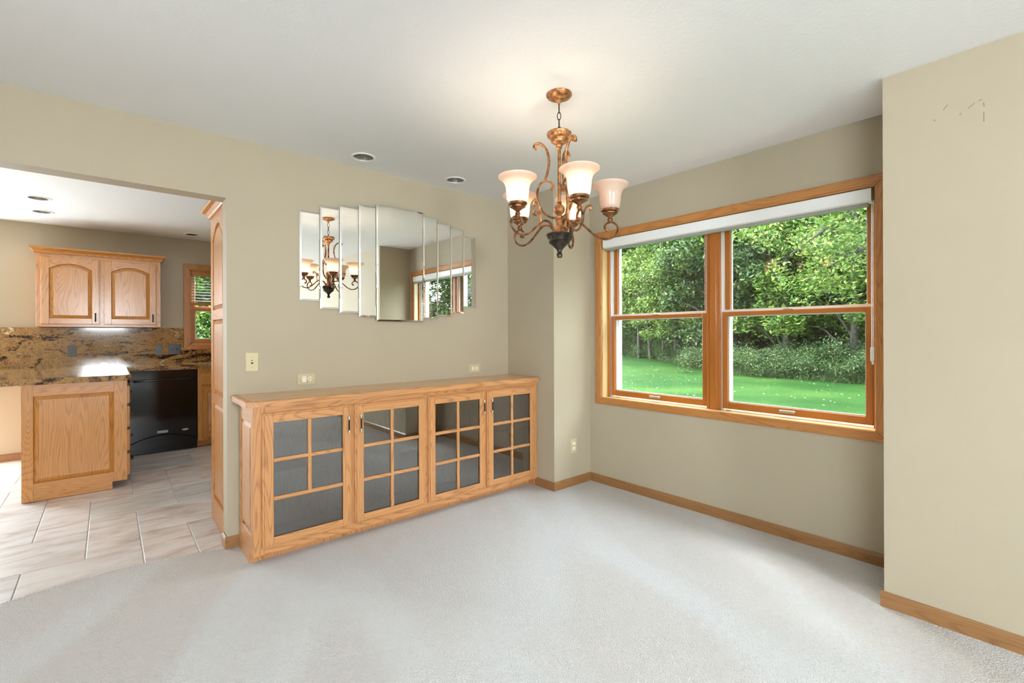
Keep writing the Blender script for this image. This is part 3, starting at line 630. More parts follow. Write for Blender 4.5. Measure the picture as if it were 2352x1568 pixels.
# ------------------------------------------------------------------ plates on the walls
def plate(name, label, cat, mp, u, v, w, h, m, dev, horizontal=False, group=None):
    base = mp(u, v, 0); t = thing(name, label, cat, base, group)
    bm = BM(); prism(bm, rect(u - w / 2, u + w / 2, v - h / 2, v + h / 2), 0, 0.006, mp, 0, 0.0025); p = obj('cover_plate', bm, m, t)
    def disc(du, dv, rr, w0, w1, mm, nm, par, sx=1.0, sy=1.0, n=14):
        b_ = BM(); prism(b_, [(u + du + rr * sx * math.cos(2 * math.pi * k / n), v + dv + rr * sy * math.sin(2 * math.pi * k / n)) for k in range(n)], w0, w1, mp); return obj(nm, b_, mm, par)
    def bit(du, dv, a, b, w0, w1, mm, nm, par):
        b_ = BM(); prism(b_, rect(u + du - a, u + du + a, v + dv - b, v + dv + b), w0, w1, mp); return obj(nm, b_, mm, par)
    def recept(du, dv, full=True, mm=cream):
        r = disc(du, dv, 0.0165, 0.005, 0.0085, mm, 'receptacle', t, 1.0 if not horizontal else 0.95, 0.95 if not horizontal else 1.0, 16)
        if full:
            for s in (-1, 1):
                if horizontal: bit(du - 0.003, dv + s * 0.006, 0.004, 0.0013, 0.0084, 0.0088, slot_dark, 'slot', r)
                else: bit(du + s * 0.006, dv + 0.003, 0.0013, 0.004, 0.0084, 0.0088, slot_dark, 'slot', r)
            disc(du + (0.008 if horizontal else 0), dv - (0 if horizontal else 0.008), 0.0025, 0.0084, 0.0088, slot_dark, 'slot', r, n=8)
    if dev == 'switch':
        bit(0, 0, 0.005, 0.012, 0.0055, 0.0065, slot_dark, 'toggle_slot', t)
        b_ = BM(); prism(b_, rect(u - 0.0042, u + 0.0042, v - 0.002, v + 0.008), 0.006, 0.016, mp, 0, 0.002); obj('toggle', b_, cream, t)
        for s in (-1, 1): disc(0, s * 0.030, 0.003, 0.0055, 0.0066, pewter, 'screw', t, n=8)
    elif dev == 'plug':
        recept(0.0195, 0)
        b_ = BM(); prism(b_, [(u - 0.0195 + x * 0.0165, v + y * 0.024) for x, y in [(math.copysign(abs(math.cos(a)) ** 0.6, math.cos(a)), math.copysign(abs(math.sin(a)) ** 0.6, math.sin(a))) for a in [2 * math.pi * k / 20 for k in range(20)]]], 0.005, 0.034, mp, 0, 0.006)
        obj('plug_in', b_, cream, t, smooth=40)['label'] = 'small white rounded plug-in unit'
    elif dev == 'caps':
        for s in (-1, 1):
            b_ = BM(); q = rect(-0.0145, 0.0145, -0.017, 0.017) if horizontal else rect(-0.017, 0.017, -0.0145, 0.0145)
            du, dv = (s * 0.0195, 0) if horizontal else (0, s * 0.0195)
            prism(b_, [(u + du + x, v + dv + y) for x, y in q], 0.005, 0.011, mp, 0, 0.004); obj('safety_cap', b_, cream, t)
    elif dev == 'duplex':
        for s in (-1, 1): recept(*((s * 0.0195, 0) if horizontal else (0, s * 0.0195)), True, m)
    elif dev == 'double_switch':
        for s in (-1, 1):
            b_ = BM(); prism(b_, rect(u + s * 0.023 - 0.005, u + s * 0.023 + 0.005, v - 0.009, v + 0.009), 0.005, 0.013, mp, 0, 0.002); obj('toggle', b_, slot_dark, t)
    return t
mA = pl_y(YA)
plate('light_switch', 'ivory toggle light switch plate beside the kitchen opening', 'switch', mA, 0.661, 1.098, 0.070, 0.115, ivory, 'switch')
plate('wall_outlet', 'horizontal outlet with a white plug-in unit above the sideboard', 'outlet', mA, 0.978, 0.974, 0.115, 0.072, ivory_wall, 'plug', True)
plate('wall_outlet', 'horizontal outlet with two white safety caps above the sideboard', 'outlet', mA, 2.341, 0.975, 0.115, 0.072, ivory_wall, 'caps', True)
plate('wall_outlet', 'upright outlet low on the narrow bay return beside the window', 'outlet', pl_y(YE), 2.942, 0.328, 0.072, 0.118, ivory_wall, 'caps')

# ------------------------------------------------------------------ chandelier
CX, CYc = 1.680, 1.584
ch_ = thing('chandelier', 'antique bronze five-light chandelier with frosted bell shades on a chain', 'chandelier', (CX, CYc, H))
def cp(theta, r, z):
    d = -fw * math.cos(theta) + rt * math.sin(theta); return Vector((CX + d.x * r, CYc + d.y * r, z))
bm = BM(); lathe(bm, [(0, H), (0.063, H), (0.063, H - 0.006), (0.058, H - 0.013), (0.042, H - 0.021), (0.022, H - 0.026), (0.015, H - 0.028), (0.015, H - 0.034), (0.008, H - 0.037), (0.006, H - 0.05), (0, H - 0.051)], (CX, CYc), 32); obj('canopy', bm, gold_bronze, ch_, smooth=50)
zc = H - 0.048; k = 0
for hgt, wd in ((0.045, 0.0085), (0.040, 0.0085), (0.044, 0.009), (0.046, 0.011)):
    bm = BM(); ang = R(35 + 90 * (k % 2)); P = []
    for q in range(16):
        a = 2 * math.pi * q / 16; P.append((CX + wd * math.cos(a) * math.cos(ang), CYc + wd * math.cos(a) * math.sin(ang), zc - hgt / 2 + hgt / 2 * math.sin(a)))
    tube(bm, P, 0.0021, 6, cyclic=True); obj('chain_link', bm, dark_bronze, ch_, smooth=60); zc -= hgt - 0.006; k += 1
bm = BM(); lathe(bm, [(0, 2.252), (0.056, 2.252), (0.061, 2.247), (0.060, 2.240), (0.050, 2.228), (0.043, 2.224), (0.044, 2.219), (0.040, 2.206), (0.028, 2.198), (0.017, 2.194), (0.018, 2.186), (0.014, 2.181), (0.015, 2.175), (0.009, 2.170), (0, 2.169)], (CX, CYc), 32)
for q in range(20):
    a = 2 * math.pi * q / 20; c = (CX + 0.0545 * math.cos(a), CYc + 0.0545 * math.sin(a))
    lathe(bm, [(0, 2.228), (0.004, 2.232), (0.0045, 2.237), (0, 2.242)], c, 6)
obj('top_cup', bm, gold_bronze, ch_, smooth=45)
bm = BM(); tube(bm, [(CX, CYc, 2.175), (CX, CYc, 1.895)], 0.0085, 12); obj('stem', bm, gold_bronze, ch_, smooth=60)
bm = BM(); lathe(bm, [(0.009, 1.912), (0.013, 1.909), (0.009, 1.905), (0.012, 1.901)] + [(0.0275 * math.sin(R(t)), 1.873 + 0.0275 * math.cos(R(t))) for t in range(24, 168, 12)] + [(0.010, 1.846), (0.019, 1.841), (0.021, 1.834), (0.016, 1.826), (0.021, 1.823), (0.018, 1.819)], (CX, CYc), 24); obj('ball', bm, gold_bronze, ch_, smooth=50)
bm = BM(); lathe(bm, [(0.016, 1.822), (0.017, 1.80), (0.021, 1.775), (0.031, 1.758), (0.035, 1.752)], (CX, CYc), 24); obj('column', bm, gold_bronze, ch_, smooth=50)
bm = BM(); lathe(bm, [(0, 1.757), (0.050, 1.757), (0.0645, 1.752), (0.066, 1.746), (0.058, 1.738), (0.053, 1.726), (0.050, 1.718), (0.053, 1.712), (0.050, 1.707), (0.036, 1.697), (0.022, 1.684), (0.013, 1.674), (0.013, 1.667), (0, 1.667)], (CX, CYc), 28)
for q in range(16):
    a = 2 * math.pi * q / 16; lathe(bm, [(0, 1.728), (0.0042, 1.733), (0.0046, 1.740), (0, 1.746)], (CX + 0.0555 * math.cos(a), CYc + 0.0555 * math.sin(a)), 6)
obj('bowl', bm, bowl_bronze, ch_, smooth=45)
bm = BM(); lathe(bm, [(0.008, 1.670), (0.009, 1.664), (0.013, 1.657), (0.0155, 1.648), (0.014, 1.640), (0.010, 1.636), (0, 1.636)], (CX, CYc), 12); obj('finial', bm, bowl_bronze, ch_, smooth=30)
LOW = [(0.020, 1.832), (0.045, 1.836), (0.075, 1.856), (0.098, 1.890), (0.110, 1.935), (0.104, 1.978), (0.088, 2.004), (0.066, 2.014), (0.044, 2.008), (0.031, 1.995), (0.029, 1.982), (0.036, 1.977)]
UPP = [(0.070, 2.012), (0.062, 2.04), (0.053, 2.08), (0.051, 2.115), (0.057, 2.150), (0.072, 2.178), (0.092, 2.195), (0.112, 2.196), (0.123, 2.186), (0.122, 2.176), (0.115, 2.176)]
for th in (R(-88), R(32), R(152)):
    nrm = fw * math.sin(th) + rt * math.cos(th)
    bm = BM()
    for C_, r0 in ((LOW, 0.0055), (UPP, 0.0065)):
        P = smooth_path([cp(th, r, z) for r, z in C_], 5); tube(bm, P, [r0] * len(P), 8, flat=1.25, ref=nrm)
        e_ = P[-1]; tube(bm, [e_ - nrm * 0.012, e_ + nrm * 0.012], 0.0085, 10)
    obj('scroll', bm, gold_bronze, ch_, smooth=50)
ARM = [(0.030, 1.755), (0.040, 1.780), (0.058, 1.801), (0.083, 1.808), (0.108, 1.801), (0.135, 1.779), (0.162, 1.753), (0.192, 1.732), (0.222, 1.724), (0.252, 1.730), (0.275, 1.749), (0.284, 1.774), (0.275, 1.796), (0.252, 1.808), (0.231, 1.802), (0.221, 1.788), (0.223, 1.775), (0.232, 1.771)]
LEAF = [(0.112, 1.799), (0.116, 1.825), (0.118, 1.85), (0.124, 1.872), (0.136, 1.888), (0.150, 1.891), (0.156, 1.882), (0.151, 1.876)]
SH = [(0.036, 0.0), (0.0445, 0.008), (0.0490, 0.022), (0.0515, 0.045), (0.0535, 0.070), (0.0590, 0.090), (0.0690, 0.104), (0.0810, 0.113), (0.0890, 0.119), (0.0900, 0.125)]
ZS = 1.866
for k, th in enumerate((15, 87, 159, -129, -57)):
    th = R(th); nrm = fw * math.sin(th) + rt * math.cos(th)
    P = smooth_path([cp(th, r, z) for r, z in ARM], 5); bm = BM(); tube(bm, P, [0.0052] * len(P), 8, flat=1.2, ref=nrm)
    e_ = P[-1]; tube(bm, [e_ - nrm * 0.009, e_ + nrm * 0.009], 0.008, 10)
    arm = obj('arm', bm, arm_bronze, ch_, smooth=50)
    P = smooth_path([cp(th, r, z) for r, z in LEAF], 5); bm = BM(); tube(bm, P, [0.0045] * len(P), 8, flat=1.3, ref=nrm)
    e_ = P[-1]; tube(bm, [e_ - nrm * 0.010, e_ + nrm * 0.010], 0.0075, 10); obj('arm_scroll', bm, gold_bronze, arm, smooth=50)
    c = cp(th, 0.247, 0)
    bm = BM(); lathe(bm, [(0, 1.805), (0.009, 1.806), (0.010, 1.812), (0.013, 1.816), (0.013, 1.822), (0.009, 1.827), (0.010, 1.831), (0.018, 1.837), (0.029, 1.845), (0.036, 1.848), (0.037, 1.853), (0.033, 1.856), (0.041, 1.859), (0.045, 1.865), (0.044, 1.870), (0.036, 1.871), (0, 1.868)], (c.x, c.y), 24); obj('socket_cup', bm, arm_bronze, arm, smooth=45)
    inner = [(r - 0.003, z + 0.002) for r, z in SH]
    bm = BM(); lathe(bm, [(r, ZS + z) for r, z in SH] + [(r, ZS + z) for r, z in inner[::-1]], (c.x, c.y), 32, closed=True); obj('glass_shade', bm, alabaster, arm, smooth=60)
    bm = BM(); lathe(bm, [(0, 1.868), (0.011, 1.868), (0.011, 1.886), (0.019, 1.905), (0.021, 1.918), (0.016, 1.932), (0, 1.938)], (c.x, c.y), 16); obj('bulb', bm, bulb_off if k == 1 else bulb_on, arm, smooth=60)

# ------------------------------------------------------------------ recessed downlights
DLAB = ['unlit recessed downlight with ribbed baffle over the left side of the mirror', 'unlit recessed downlight with ribbed baffle over the right side of the mirror', 'recessed kitchen downlight with silver baffle nearer the dining opening', 'recessed kitchen downlight with silver baffle nearer the oak wall cabinet', 'dark recessed kitchen downlight by the kitchen window wall']
for k, (x, y) in enumerate(DL):
    t = thing('ceiling_downlight', DLAB[k], 'downlight', (x, y, H))
    rr = 1.0 if k > 1 else 0.82
    bm = BM(); lathe(bm, [(0.064, H + 0.002), (0.086 if k > 1 else 0.080, H + 0.001), (0.085 if k > 1 else 0.079, H - 0.003), (0.072, H - 0.006), (0.064, H - 0.004)], (x, y), 40, closed=True); obj('trim_ring', bm, white_vinyl, t, smooth=40)
    prof = []
    for q in range(9): prof += [(0.0645 - 0.0022 * q, H + 0.002 + 0.011 * q), (0.0630 - 0.0022 * q, H + 0.011 + 0.011 * q)]
    prof += [(0.03, H + 0.105), (0, H + 0.105)]
    bm = BM(); lathe(bm, prof, (x, y), 40); obj('baffle', bm, baffle_m if k < 4 else black_matte, t)
    bm = BM(); lathe(bm, [(0, H + 0.06), (0.03, H + 0.066), (0.04, H + 0.08), (0.03, H + 0.1), (0, H + 0.1)], (x, y), 24); obj('lamp', bm, lamp_off, t, smooth=60)

# ------------------------------------------------------------------ kitchen
def panel_door(root, mp, u0, u1, v0, v1, th, fr, rise=0.0, mats=None, name='door', ins=0.032):
    # frame-and-raised-panel door on plane mp (w = out); two-step outer edge
    mh, mv = mats
    bm = BM()
    def frame(w0, w1, e, bv):
        prism(bm, rect(u0 + e, u0 + fr, v0 + e, v1 - e), w0, w1, mp, 1, bv); prism(bm, rect(u1 - fr, u1 - e, v0 + e, v1 - e), w0, w1, mp, 1, bv)
        prism(bm, rect(u0 + fr, u1 - fr, v0 + e, v0 + fr), w0, w1, mp, 0, bv)
        if rise:
            a_ = arch(u0 + fr, u1 - fr, v0, v1 - fr, rise)[2:]
            prism(bm, [(u0 + fr, v1 - e), *a_[::-1], (u1 - fr, v1 - e)][::-1], w0, w1, mp, 0, 0)
        else: prism(bm, rect(u0 + fr, u1 - fr, v1 - fr, v1 - e), w0, w1, mp, 0, bv)
    frame(0, th * 0.65, 0, 0.003); frame(0, th, 0.009, 0.0015)
    d = obj(name, bm, [mh, mv], root)
    pts = arch(u0 + fr, u1 - fr, v0 + fr, v1 - fr, rise) if rise else rect(u0 + fr, u1 - fr, v0 + fr, v1 - fr)
    bm = BM(); raised(bm, pts, mp, th * 0.35, th * 0.9, ins); obj('raised_panel', bm, mv, d)
    return d
def pull(root, mp, u, v0, v1):
    bm = BM()
    for v in (v0 + 0.012, v1 - 0.012): tube(bm, [mp(u, v, 0), mp(u, v, 0.026)], 0.0045, 8, 0)
    tube(bm, [mp(u, v0, 0.026), mp(u, v1, 0.026)], 0.006, 8, 1); return obj('handle', bm, [nickel, dark_bronze], root, smooth=40)
CROWN = [(0, 0), (0.010, 0), (0.014, 0.010), (0.016, 0.020), (0.026, 0.034), (0.042, 0.044), (0.046, 0.050), (0.046, 0.062), (0, 0.062)]
def crown(bm, x0, x1, y0, y1, z, prof=CROWN, back=True):
    # mitred crown round three sides (left, front, right) of a box; y0 is the front
    t = BM(); rings = []
    for (cx, cy, sx, sy) in ((x0, y1, -1, 0), (x0, y0, -1, -1), (x1, y0, 1, -1), (x1, y1, 1, 0)):
        rings.append([t.verts.new((cx + sx * w, cy + sy * w, z + v)) for w, v in prof])
    n = len(prof)
    for a_, b_ in zip(rings, rings[1:]):
        for i in range(n): t.faces.new((a_[i], a_[(i + 1) % n], b_[(i + 1) % n], b_[i]))
    t.faces.new(rings[0][::-1]); t.faces.new(rings[-1]); t.faces.new([r_[-1] for r_ in rings])
    return merge(bm, t)

# wall cabinet
wc = thing('wall_cabinet', 'honey oak wall cabinet with two arched raised-panel doors above the granite splashback', 'cabinet', (-0.05, 6.76, 1.355))
a0, a1, yf, z0, z1 = -0.548, 0.445, 6.60, 1.356, 2.096
bm = BM(); box(bm, a0, a1, yf + 0.02, YK, z0, z1); obj('body', bm, kit_z, wc)
bm = BM(); box(bm, a0, a0 + 0.04, yf, yf + 0.02, z0, z1, 0.0015, 1); box(bm, a1 - 0.04, a1, yf, yf + 0.02, z0, z1, 0.0015, 1); box(bm, -0.075, -0.035, yf, yf + 0.02, z0 + 0.03, z1 - 0.04, 0, 1)
box(bm, a0 + 0.04, a1 - 0.04, yf, yf + 0.02, z0, z0 + 0.03, 0, 0); box(bm, a0 + 0.04, a1 - 0.04, yf, yf + 0.02, z1 - 0.04, z1, 0, 0); obj('face_frame', bm, [kit_x, kit_z], wc)
bm = BM(); crown(bm, a0, a1, yf, YK, z1 - 0.004); obj('crown_moulding', bm, kit_x, wc)
for u0, u1 in ((-0.515, -0.070), (-0.040, 0.408)):
    d = panel_door(wc, pl_y(yf), u0, u1, 1.380, 2.062, 0.02, 0.062, 0.055, (kit_x, kit_z))
    pull(d, pl_y(yf - 0.02), u1 - 0.035, 1.41, 1.50)
# splashback
spb = thing('splashback', 'polished brown and black granite splashback slab on the kitchen wall', 'splashback', (0.0, YK - 0.01, 0.935))
bm = BM(); box(bm, -1.6, 0.688, YK - 0.02, YK - 0.0005, 0.936, 1.352); obj('slab', bm, granite, spb)
bm = BM(); box(bm, 0.6885, 2.2, YK - 0.02, YK - 0.0005, 0.936, 1.088); obj('slab', bm, granite, spb)
mK = pl_y(YK - 0.02)
plate('kitchen_outlet', 'grey duplex outlet on the granite under the oak wall cabinet', 'outlet', mK, -0.300, 1.098, 0.072, 0.122, plate_grey, 'duplex')
plate('kitchen_outlet', 'black outlet on the granite right of the oak wall cabinet', 'outlet', mK, 0.447, 1.087, 0.064, 0.120, plate_black, 'duplex')
plate('kitchen_switch', 'black double switch on the granite beside the kitchen window', 'switch', mK, 0.599, 1.096, 0.122, 0.120, plate_black, 'double_switch')
# granite worktop, L-shaped
bm = BM(); prism(bm, [(-0.98, 5.035), (0.110, 5.035), (0.142, 5.067), (0.142, 6.270), (2.20, 6.270), (2.20, YK - 0.001), (-0.98, YK - 0.001)], 0.890, 0.936, idp, 0, 0.006)
gw = obj('granite_worktop', bm, granite, loc=(0, 6.0, 0.890)); setp(gw, 'L-shaped brown granite kitchen worktop running over the oak peninsula', 'worktop')
# peninsula cabinet
pc = thing('peninsula_cabinet', 'oak peninsula base cabinet with raised end panel under the granite worktop', 'cabinet', (-0.19, 5.9, 0))
p0, p1, py = -0.502, 0.116, 5.080
bm = BM(); box(bm, p0 + 0.002, p1 - 0.02, py + 0.02, YK - 0.001, 0.06, 0.890); box(bm, p0 + 0.002, 0.020, py + 0.02, YK - 0.001, 0.0, 0.06); obj('body', bm, kit_z, pc)
mp = pl_y(py + 0.02); bm = BM()
prism(bm, rect(p0, -0.438, -0.002, 0.890), 0, 0.02, mp, 1, 0.0015); prism(bm, rect(0.030, p1, 0.055, 0.890), 0, 0.02, mp, 1, 0.0015)
prism(bm, rect(-0.438, 0.030, 0.800, 0.890), 0, 0.02, mp, 0); prism(bm, rect(-0.438, 0.030, 0.055, 0.135), 0, 0.02, mp, 0); prism(bm, rect(-0.438, 0.020, -0.002, 0.055), 0, 0.02, mp, 0)
ep = obj('end_panel', bm, [kit_x, kit_z], pc)
bm = BM(); raised(bm, rect(-0.438, 0.030, 0.135, 0.800), mp, 0.004, 0.016, 0.030); obj('raised_panel', bm, kit_z, ep)
mE = lambda u, v, w: (p1 - 0.02 + w, u, v)
bm = BM(); prism(bm, rect(5.10, 6.25, 0.06, 0.89), 0, 0.02, mE); obj('face_frame', bm, kit_y, pc)
for v0, v1 in ((0.690, 0.835), (0.490, 0.665), (0.290, 0.465), (0.085, 0.265)):
    bm = BM(); prism(bm, rect(5.125, 5.60, v0, v1), 0.02, 0.040, mE, 0, 0.006); d = obj('drawer', bm, kit_y, pc)
    bm = BM(); tube(bm, [(p1 + 0.018, 5.32, (v0 + v1) / 2), (p1 + 0.044, 5.32, (v0 + v1) / 2)], 0.004, 8); tube(bm, [(p1 + 0.018, 5.40, (v0 + v1) / 2), (p1 + 0.044, 5.40, (v0 + v1) / 2)], 0.004, 8); tube(bm, [(p1 + 0.042, 5.31, (v0 + v1) / 2), (p1 + 0.042, 5.41, (v0 + v1) / 2)], 0.0055, 8); obj('handle', bm, dark_bronze, d)
# dishwasher
dw = thing('dishwasher', 'glossy black built-in dishwasher under the granite worktop', 'dishwasher', (0.455, 6.6, 0))
q0, q1, qy = 0.160, 0.752, 6.300
bm = BM(); box(bm, q0 + 0.004, q1 - 0.004, qy + 0.03, YK - 0.02, 0.0, 0.885); obj('body', bm, black_matte, dw)
bm = BM(); t = []
for i in range(13):
    s = i / 12; t.append((q0 + (q1 - q0) * s, 0.115 + 0.075 * (1 - (2 * s - 1) ** 2)))
prism(bm, [(q0, 0.788)] + t + [(q1, 0.788)], 0, 0.030, pl_y(qy + 0.030), 0, 0.004); obj('door', bm, black_gloss, dw)
bm = BM(); prism(bm, [(q0, 0.004)] + [(u, v - 0.004) for u, v in t][::1] + [(q1, 0.004)], 0, 0.022, pl_y(qy + 0.030), 0, 0.003); obj('kick_panel', bm, black_gloss, dw)
bm = BM(); prism(bm, rect(q0, q1, 0.792, 0.882), 0, 0.030, pl_y(qy + 0.030), 0, 0.004); obj('control_panel', bm, black_gloss, dw)
bm = BM(); tube(bm, smooth_path([(q0 + 0.05, qy, 0.775), (q0 + 0.06, qy - 0.03, 0.780), (q0 + 0.30, qy - 0.038, 0.784), (q1 - 0.06, qy - 0.03, 0.780), (q1 - 0.05, qy, 0.775)], 6), 0.010, 10); obj('handle', bm, black_gloss, dw, smooth=50)
mD = pl_y(qy)
bm = BM(); bx0, bx1, bz0, bz1 = 0.392, 0.484, 0.212, 0.234
for r_ in ((bx0, bx1, bz0, bz0 + 0.003), (bx0, bx1, bz1 - 0.003, bz1), (bx0, bx0 + 0.003, bz0, bz1), (bx1 - 0.003, bx1, bz0, bz1)): prism(bm, rect(*r_), 0, 0.0015, mD)
for i in range(9): prism(bm, rect(bx0 + 0.010 + 0.0085 * i, bx0 + 0.0145 + 0.0085 * i, bz0 + 0.007, bz0 + (0.013 if i % 3 else 0.016)), 0, 0.0015, mD)
obj('name_badge', bm, badge_silver, dw)['label'] = 'small silver rectangular name badge'
bm = BM(); n = 24; cx_, cz_ = 0.640, 0.222
t = BM(); A = [t.verts.new(mD(cx_ + 0.030 * math.cos(2 * math.pi * k / n), cz_ + 0.0105 * math.sin(2 * math.pi * k / n), 0.0015)) for k in range(n)]; B_ = [t.verts.new(mD(cx_ + 0.024 * math.cos(2 * math.pi * k / n), cz_ + 0.0065 * math.sin(2 * math.pi * k / n), 0.0015)) for k in range(n)]
for k in range(n): t.faces.new((A[k], A[(k + 1) % n], B_[(k + 1) % n], B_[k]))
merge(bm, t); prism(bm, rect(cx_ - 0.014, cx_ + 0.014, cz_ - 0.0015, cz_ + 0.0015), 0, 0.0015, mD); obj('oval_badge', bm, badge_silver, dw)['label'] = 'small silver oval badge'
# base cabinet right of the dishwasher
bc = thing('base_cabinet', 'oak base cabinet with drawer over door beside the black dishwasher', 'cabinet', (1.1, 6.6, 0))
bm = BM(); box(bm, 0.758, 1.5, 6.33, YK - 0.001, 0.075, 0.890); box(bm, 0.758, 1.5, 6.39, YK - 0.001, 0.0, 0.075, 0, 1); obj('body', bm, [kit_z, kit_x], bc)
bm = BM(); box(bm, 0.758, 1.5, 6.31, 6.33, 0.075, 0.890, 0.0015); obj('face_frame', bm, kit_z, bc)
for u0, u1 in ((0.796, 1.13), (1.15, 1.485)):
    d = panel_door(bc, pl_y(6.31), u0, u1, 0.100, 0.675, 0.02, 0.055, 0, (kit_x, kit_z))
    bm = BM(); prism(bm, rect(u0, u1, 0.700, 0.840), 0, 0.02, pl_y(6.31), 0, 0.006); obj('drawer', bm, kit_x, bc)
# pantry
pn = thing('pantry_cabinet', 'tall oak pantry cabinet with arched panelled end just inside the kitchen opening', 'cabinet', (0.9, 3.6, 0))
x0, x1, y0, y1, zt = 0.540, 1.25, YA + WT + 0.002, 3.835, 2.100
bm = BM(); box(bm, x0 + 0.018, x1, y0, y1, 0.0, zt); obj('body', bm, kit_z, pn)
mp = pl_x(x0 + 0.018); u0, u1 = 3.395, 3.762
bm = BM()
prism(bm, rect(y0, u0, 0, zt), 0, 0.018, mp, 1, 0.0015); prism(bm, rect(u1, y1, 0, zt), 0, 0.018, mp, 1, 0.0015)
for v0, v1 in ((0, 0.155), (0.800, 0.868), (1.366, 1.432)): prism(bm, rect(u0, u1, v0, v1), 0, 0.018, mp, 0)
a_ = arch(u0, u1, 0, 2.000, 0.10)[2:]
prism(bm, [(u0, zt), *a_[::-1], (u1, zt)][::-1], 0, 0.018, mp, 0)
ep = obj('end_panel', bm, [kit_y, kit_z], pn)
for pts in (rect(u0, u1, 0.155, 0.800), rect(u0, u1, 0.868, 1.366), arch(u0, u1, 1.432, 2.000, 0.10)):
    bm = BM(); raised(bm, pts, mp, 0.002, 0.015, 0.03); obj('raised_panel', bm, kit_z, ep)
bm = BM()
t = BM(); prof = CROWN; rings = []
for (cx_, cy_, sx, sy) in ((x0, y0, -1, 0), (x0, y1, -1, 1), (x1, y1, 0, 1)): rings.append([t.verts.new((cx_ + sx * w * 1.15, cy_ + sy * w * 1.15, zt - 0.03 + v)) for w, v in prof])
for q_, w_ in zip(rings, rings[1:]):
    for i in range(len(prof)): t.faces.new((q_[i], q_[(i + 1) % len(prof)], w_[(i + 1) % len(prof)], w_[i]))
t.faces.new(rings[0][::-1]); t.faces.new(rings[-1]); merge(bm, t); obj('crown_moulding', bm, kit_y, pn)

# kitchen window with blind
kw = struct_root('window_2', (1.17, YK, KW[2]))
o0, o1, oz0, oz1 = 0.690, 1.650, 1.090, 2.138
mp = pl_y(YK)
for pts, m in (([(o0, oz0), (o1, oz0), (KW[1], KW[2]), (KW[0], KW[2])], trim_x), ([(KW[0], KW[3]), (KW[1], KW[3]), (o1, oz1), (o0, oz1)], trim_x), ([(o0, oz0), (KW[0], KW[2]), (KW[0], KW[3]), (o0, oz1)], trim_z), ([(KW[1], KW[2]), (o1, oz0), (o1, oz1), (KW[1], KW[3])], trim_z)):
    bm = BM(); prism(bm, pts, 0, 0.018, mp, 0, 0.004); obj('casing', bm, m, kw)
bm = BM()
for b in ((KW[0], KW[0] + 0.014, KW[2], KW[3]), (KW[1] - 0.014, KW[1], KW[2], KW[3]), (KW[0], KW[1], KW[2], KW[2] + 0.014), (KW[0], KW[1], KW[3] - 0.014, KW[3])): box(bm, b[0], b[1], YK, YK + 0.18, b[2], b[3])
obj('jamb', bm, trim_z, kw)
def ksash(y, z0, z1):
    a_, b_ = KW[0] + 0.014, KW[1] - 0.014; bm = BM(); s = 0.045
    box(bm, a_, a_ + s, y, y + 0.03, z0, z1, 0.002, 1); box(bm, b_ - s, b_, y, y + 0.03, z0, z1, 0.002, 1); box(bm, a_ + s, b_ - s, y, y + 0.03, z0, z0 + s, 0.002, 0); box(bm, a_ + s, b_ - s, y, y + 0.03, z1 - 0.03, z1, 0.002, 0)
    o = obj('sash', bm, [trim_x, trim_z], kw); g = BM(); box(g, a_ + s - 0.004, b_ - s + 0.004, y + 0.014, y + 0.018, z0 + s - 0.004, z1 - 0.026); obj('pane', g, window_glass, o)
    w = BM(); e_ = 0.008
    for bb in ((a_ + s, a_ + s + e_, z0 + s, z1 - 0.03), (b_ - s - e_, b_ - s, z0 + s, z1 - 0.03), (a_ + s, b_ - s, z0 + s, z0 + s + e_), (a_ + s, b_ - s, z1 - 0.03 - e_, z1 - 0.03)): box(w, bb[0], bb[1], y + 0.006, y + 0.013, bb[2], bb[3])
    obj('glazing_bead', w, white_vinyl, o)
ksash(YK + 0.055, KW[2] + 0.014, 1.60); ksash(YK + 0.095, 1.575, KW[3] - 0.014)
kb = thing('venetian_blind', 'half-raised slatted blind in the upper half of the kitchen window', 'blind', (1.17, YK + 0.03, 1.65))
b0, b1 = KW[0] + 0.018, KW[1] - 0.018
bm = BM(); box(bm, b0, b1, YK + 0.004, YK + 0.05, 2.000, 2.052, 0.003); obj('headrail', bm, trim_x, kb)
slat = BM(); box(slat, -(b1 - b0) / 2, (b1 - b0) / 2, -0.02, 0.02, -0.0015, 0.0015); sl = obj('slat', slat, white_vinyl, None, loc=(0, 0, 0)); sl_me = sl.data; bpy.data.objects.remove(sl)
for i in range(9):
    o = bpy.data.objects.new('slat', sl_me); COL.objects.link(o); o.parent = kb; o.location = Vector(((b0 + b1) / 2, YK + 0.027, 1.980 - 0.036 * i)) - ORG[kb]; o.rotation_euler = (R(8), 0, 0)
bm = BM(); box(bm, b0, b1, YK + 0.008, YK + 0.046, 1.640, 1.672, 0.003); obj('bottom_rail', bm, trim_x, kb)
for u in (b0 + 0.03, (b0 + b1) / 2, b1 - 0.03):
    bm = BM(); tube(bm, [(u, YK + 0.006, 2.01), (u, YK + 0.006, 1.65)], 0.0014, 5); obj('ladder_cord', bm, white_vinyl, kb)

# ------------------------------------------------------------------ outdoors
GZ = -0.34
bm = BM(); n = 40
vs = {}
def gz(x, y): return GZ - 0.12 * math.exp(-((x - 10) / 9.0) ** 2) + 0.10 * math.sin(x * 0.21 + y * 0.13)
for i in range(n + 1):
    for j in range(n + 1):
        x, y = -6 + 76 * i / n, -45 + 100 * j / n; vs[i, j] = bm.verts.new((x, y, gz(x, y) if x > 4 else GZ))
for i in range(n):
    for j in range(n): bm.faces.new((vs[i, j], vs[i + 1, j], vs[i + 1, j + 1], vs[i, j + 1]))
lawn = obj('lawn', bm, grass, smooth=60, fix=False); lawn['kind'] = 'structure'

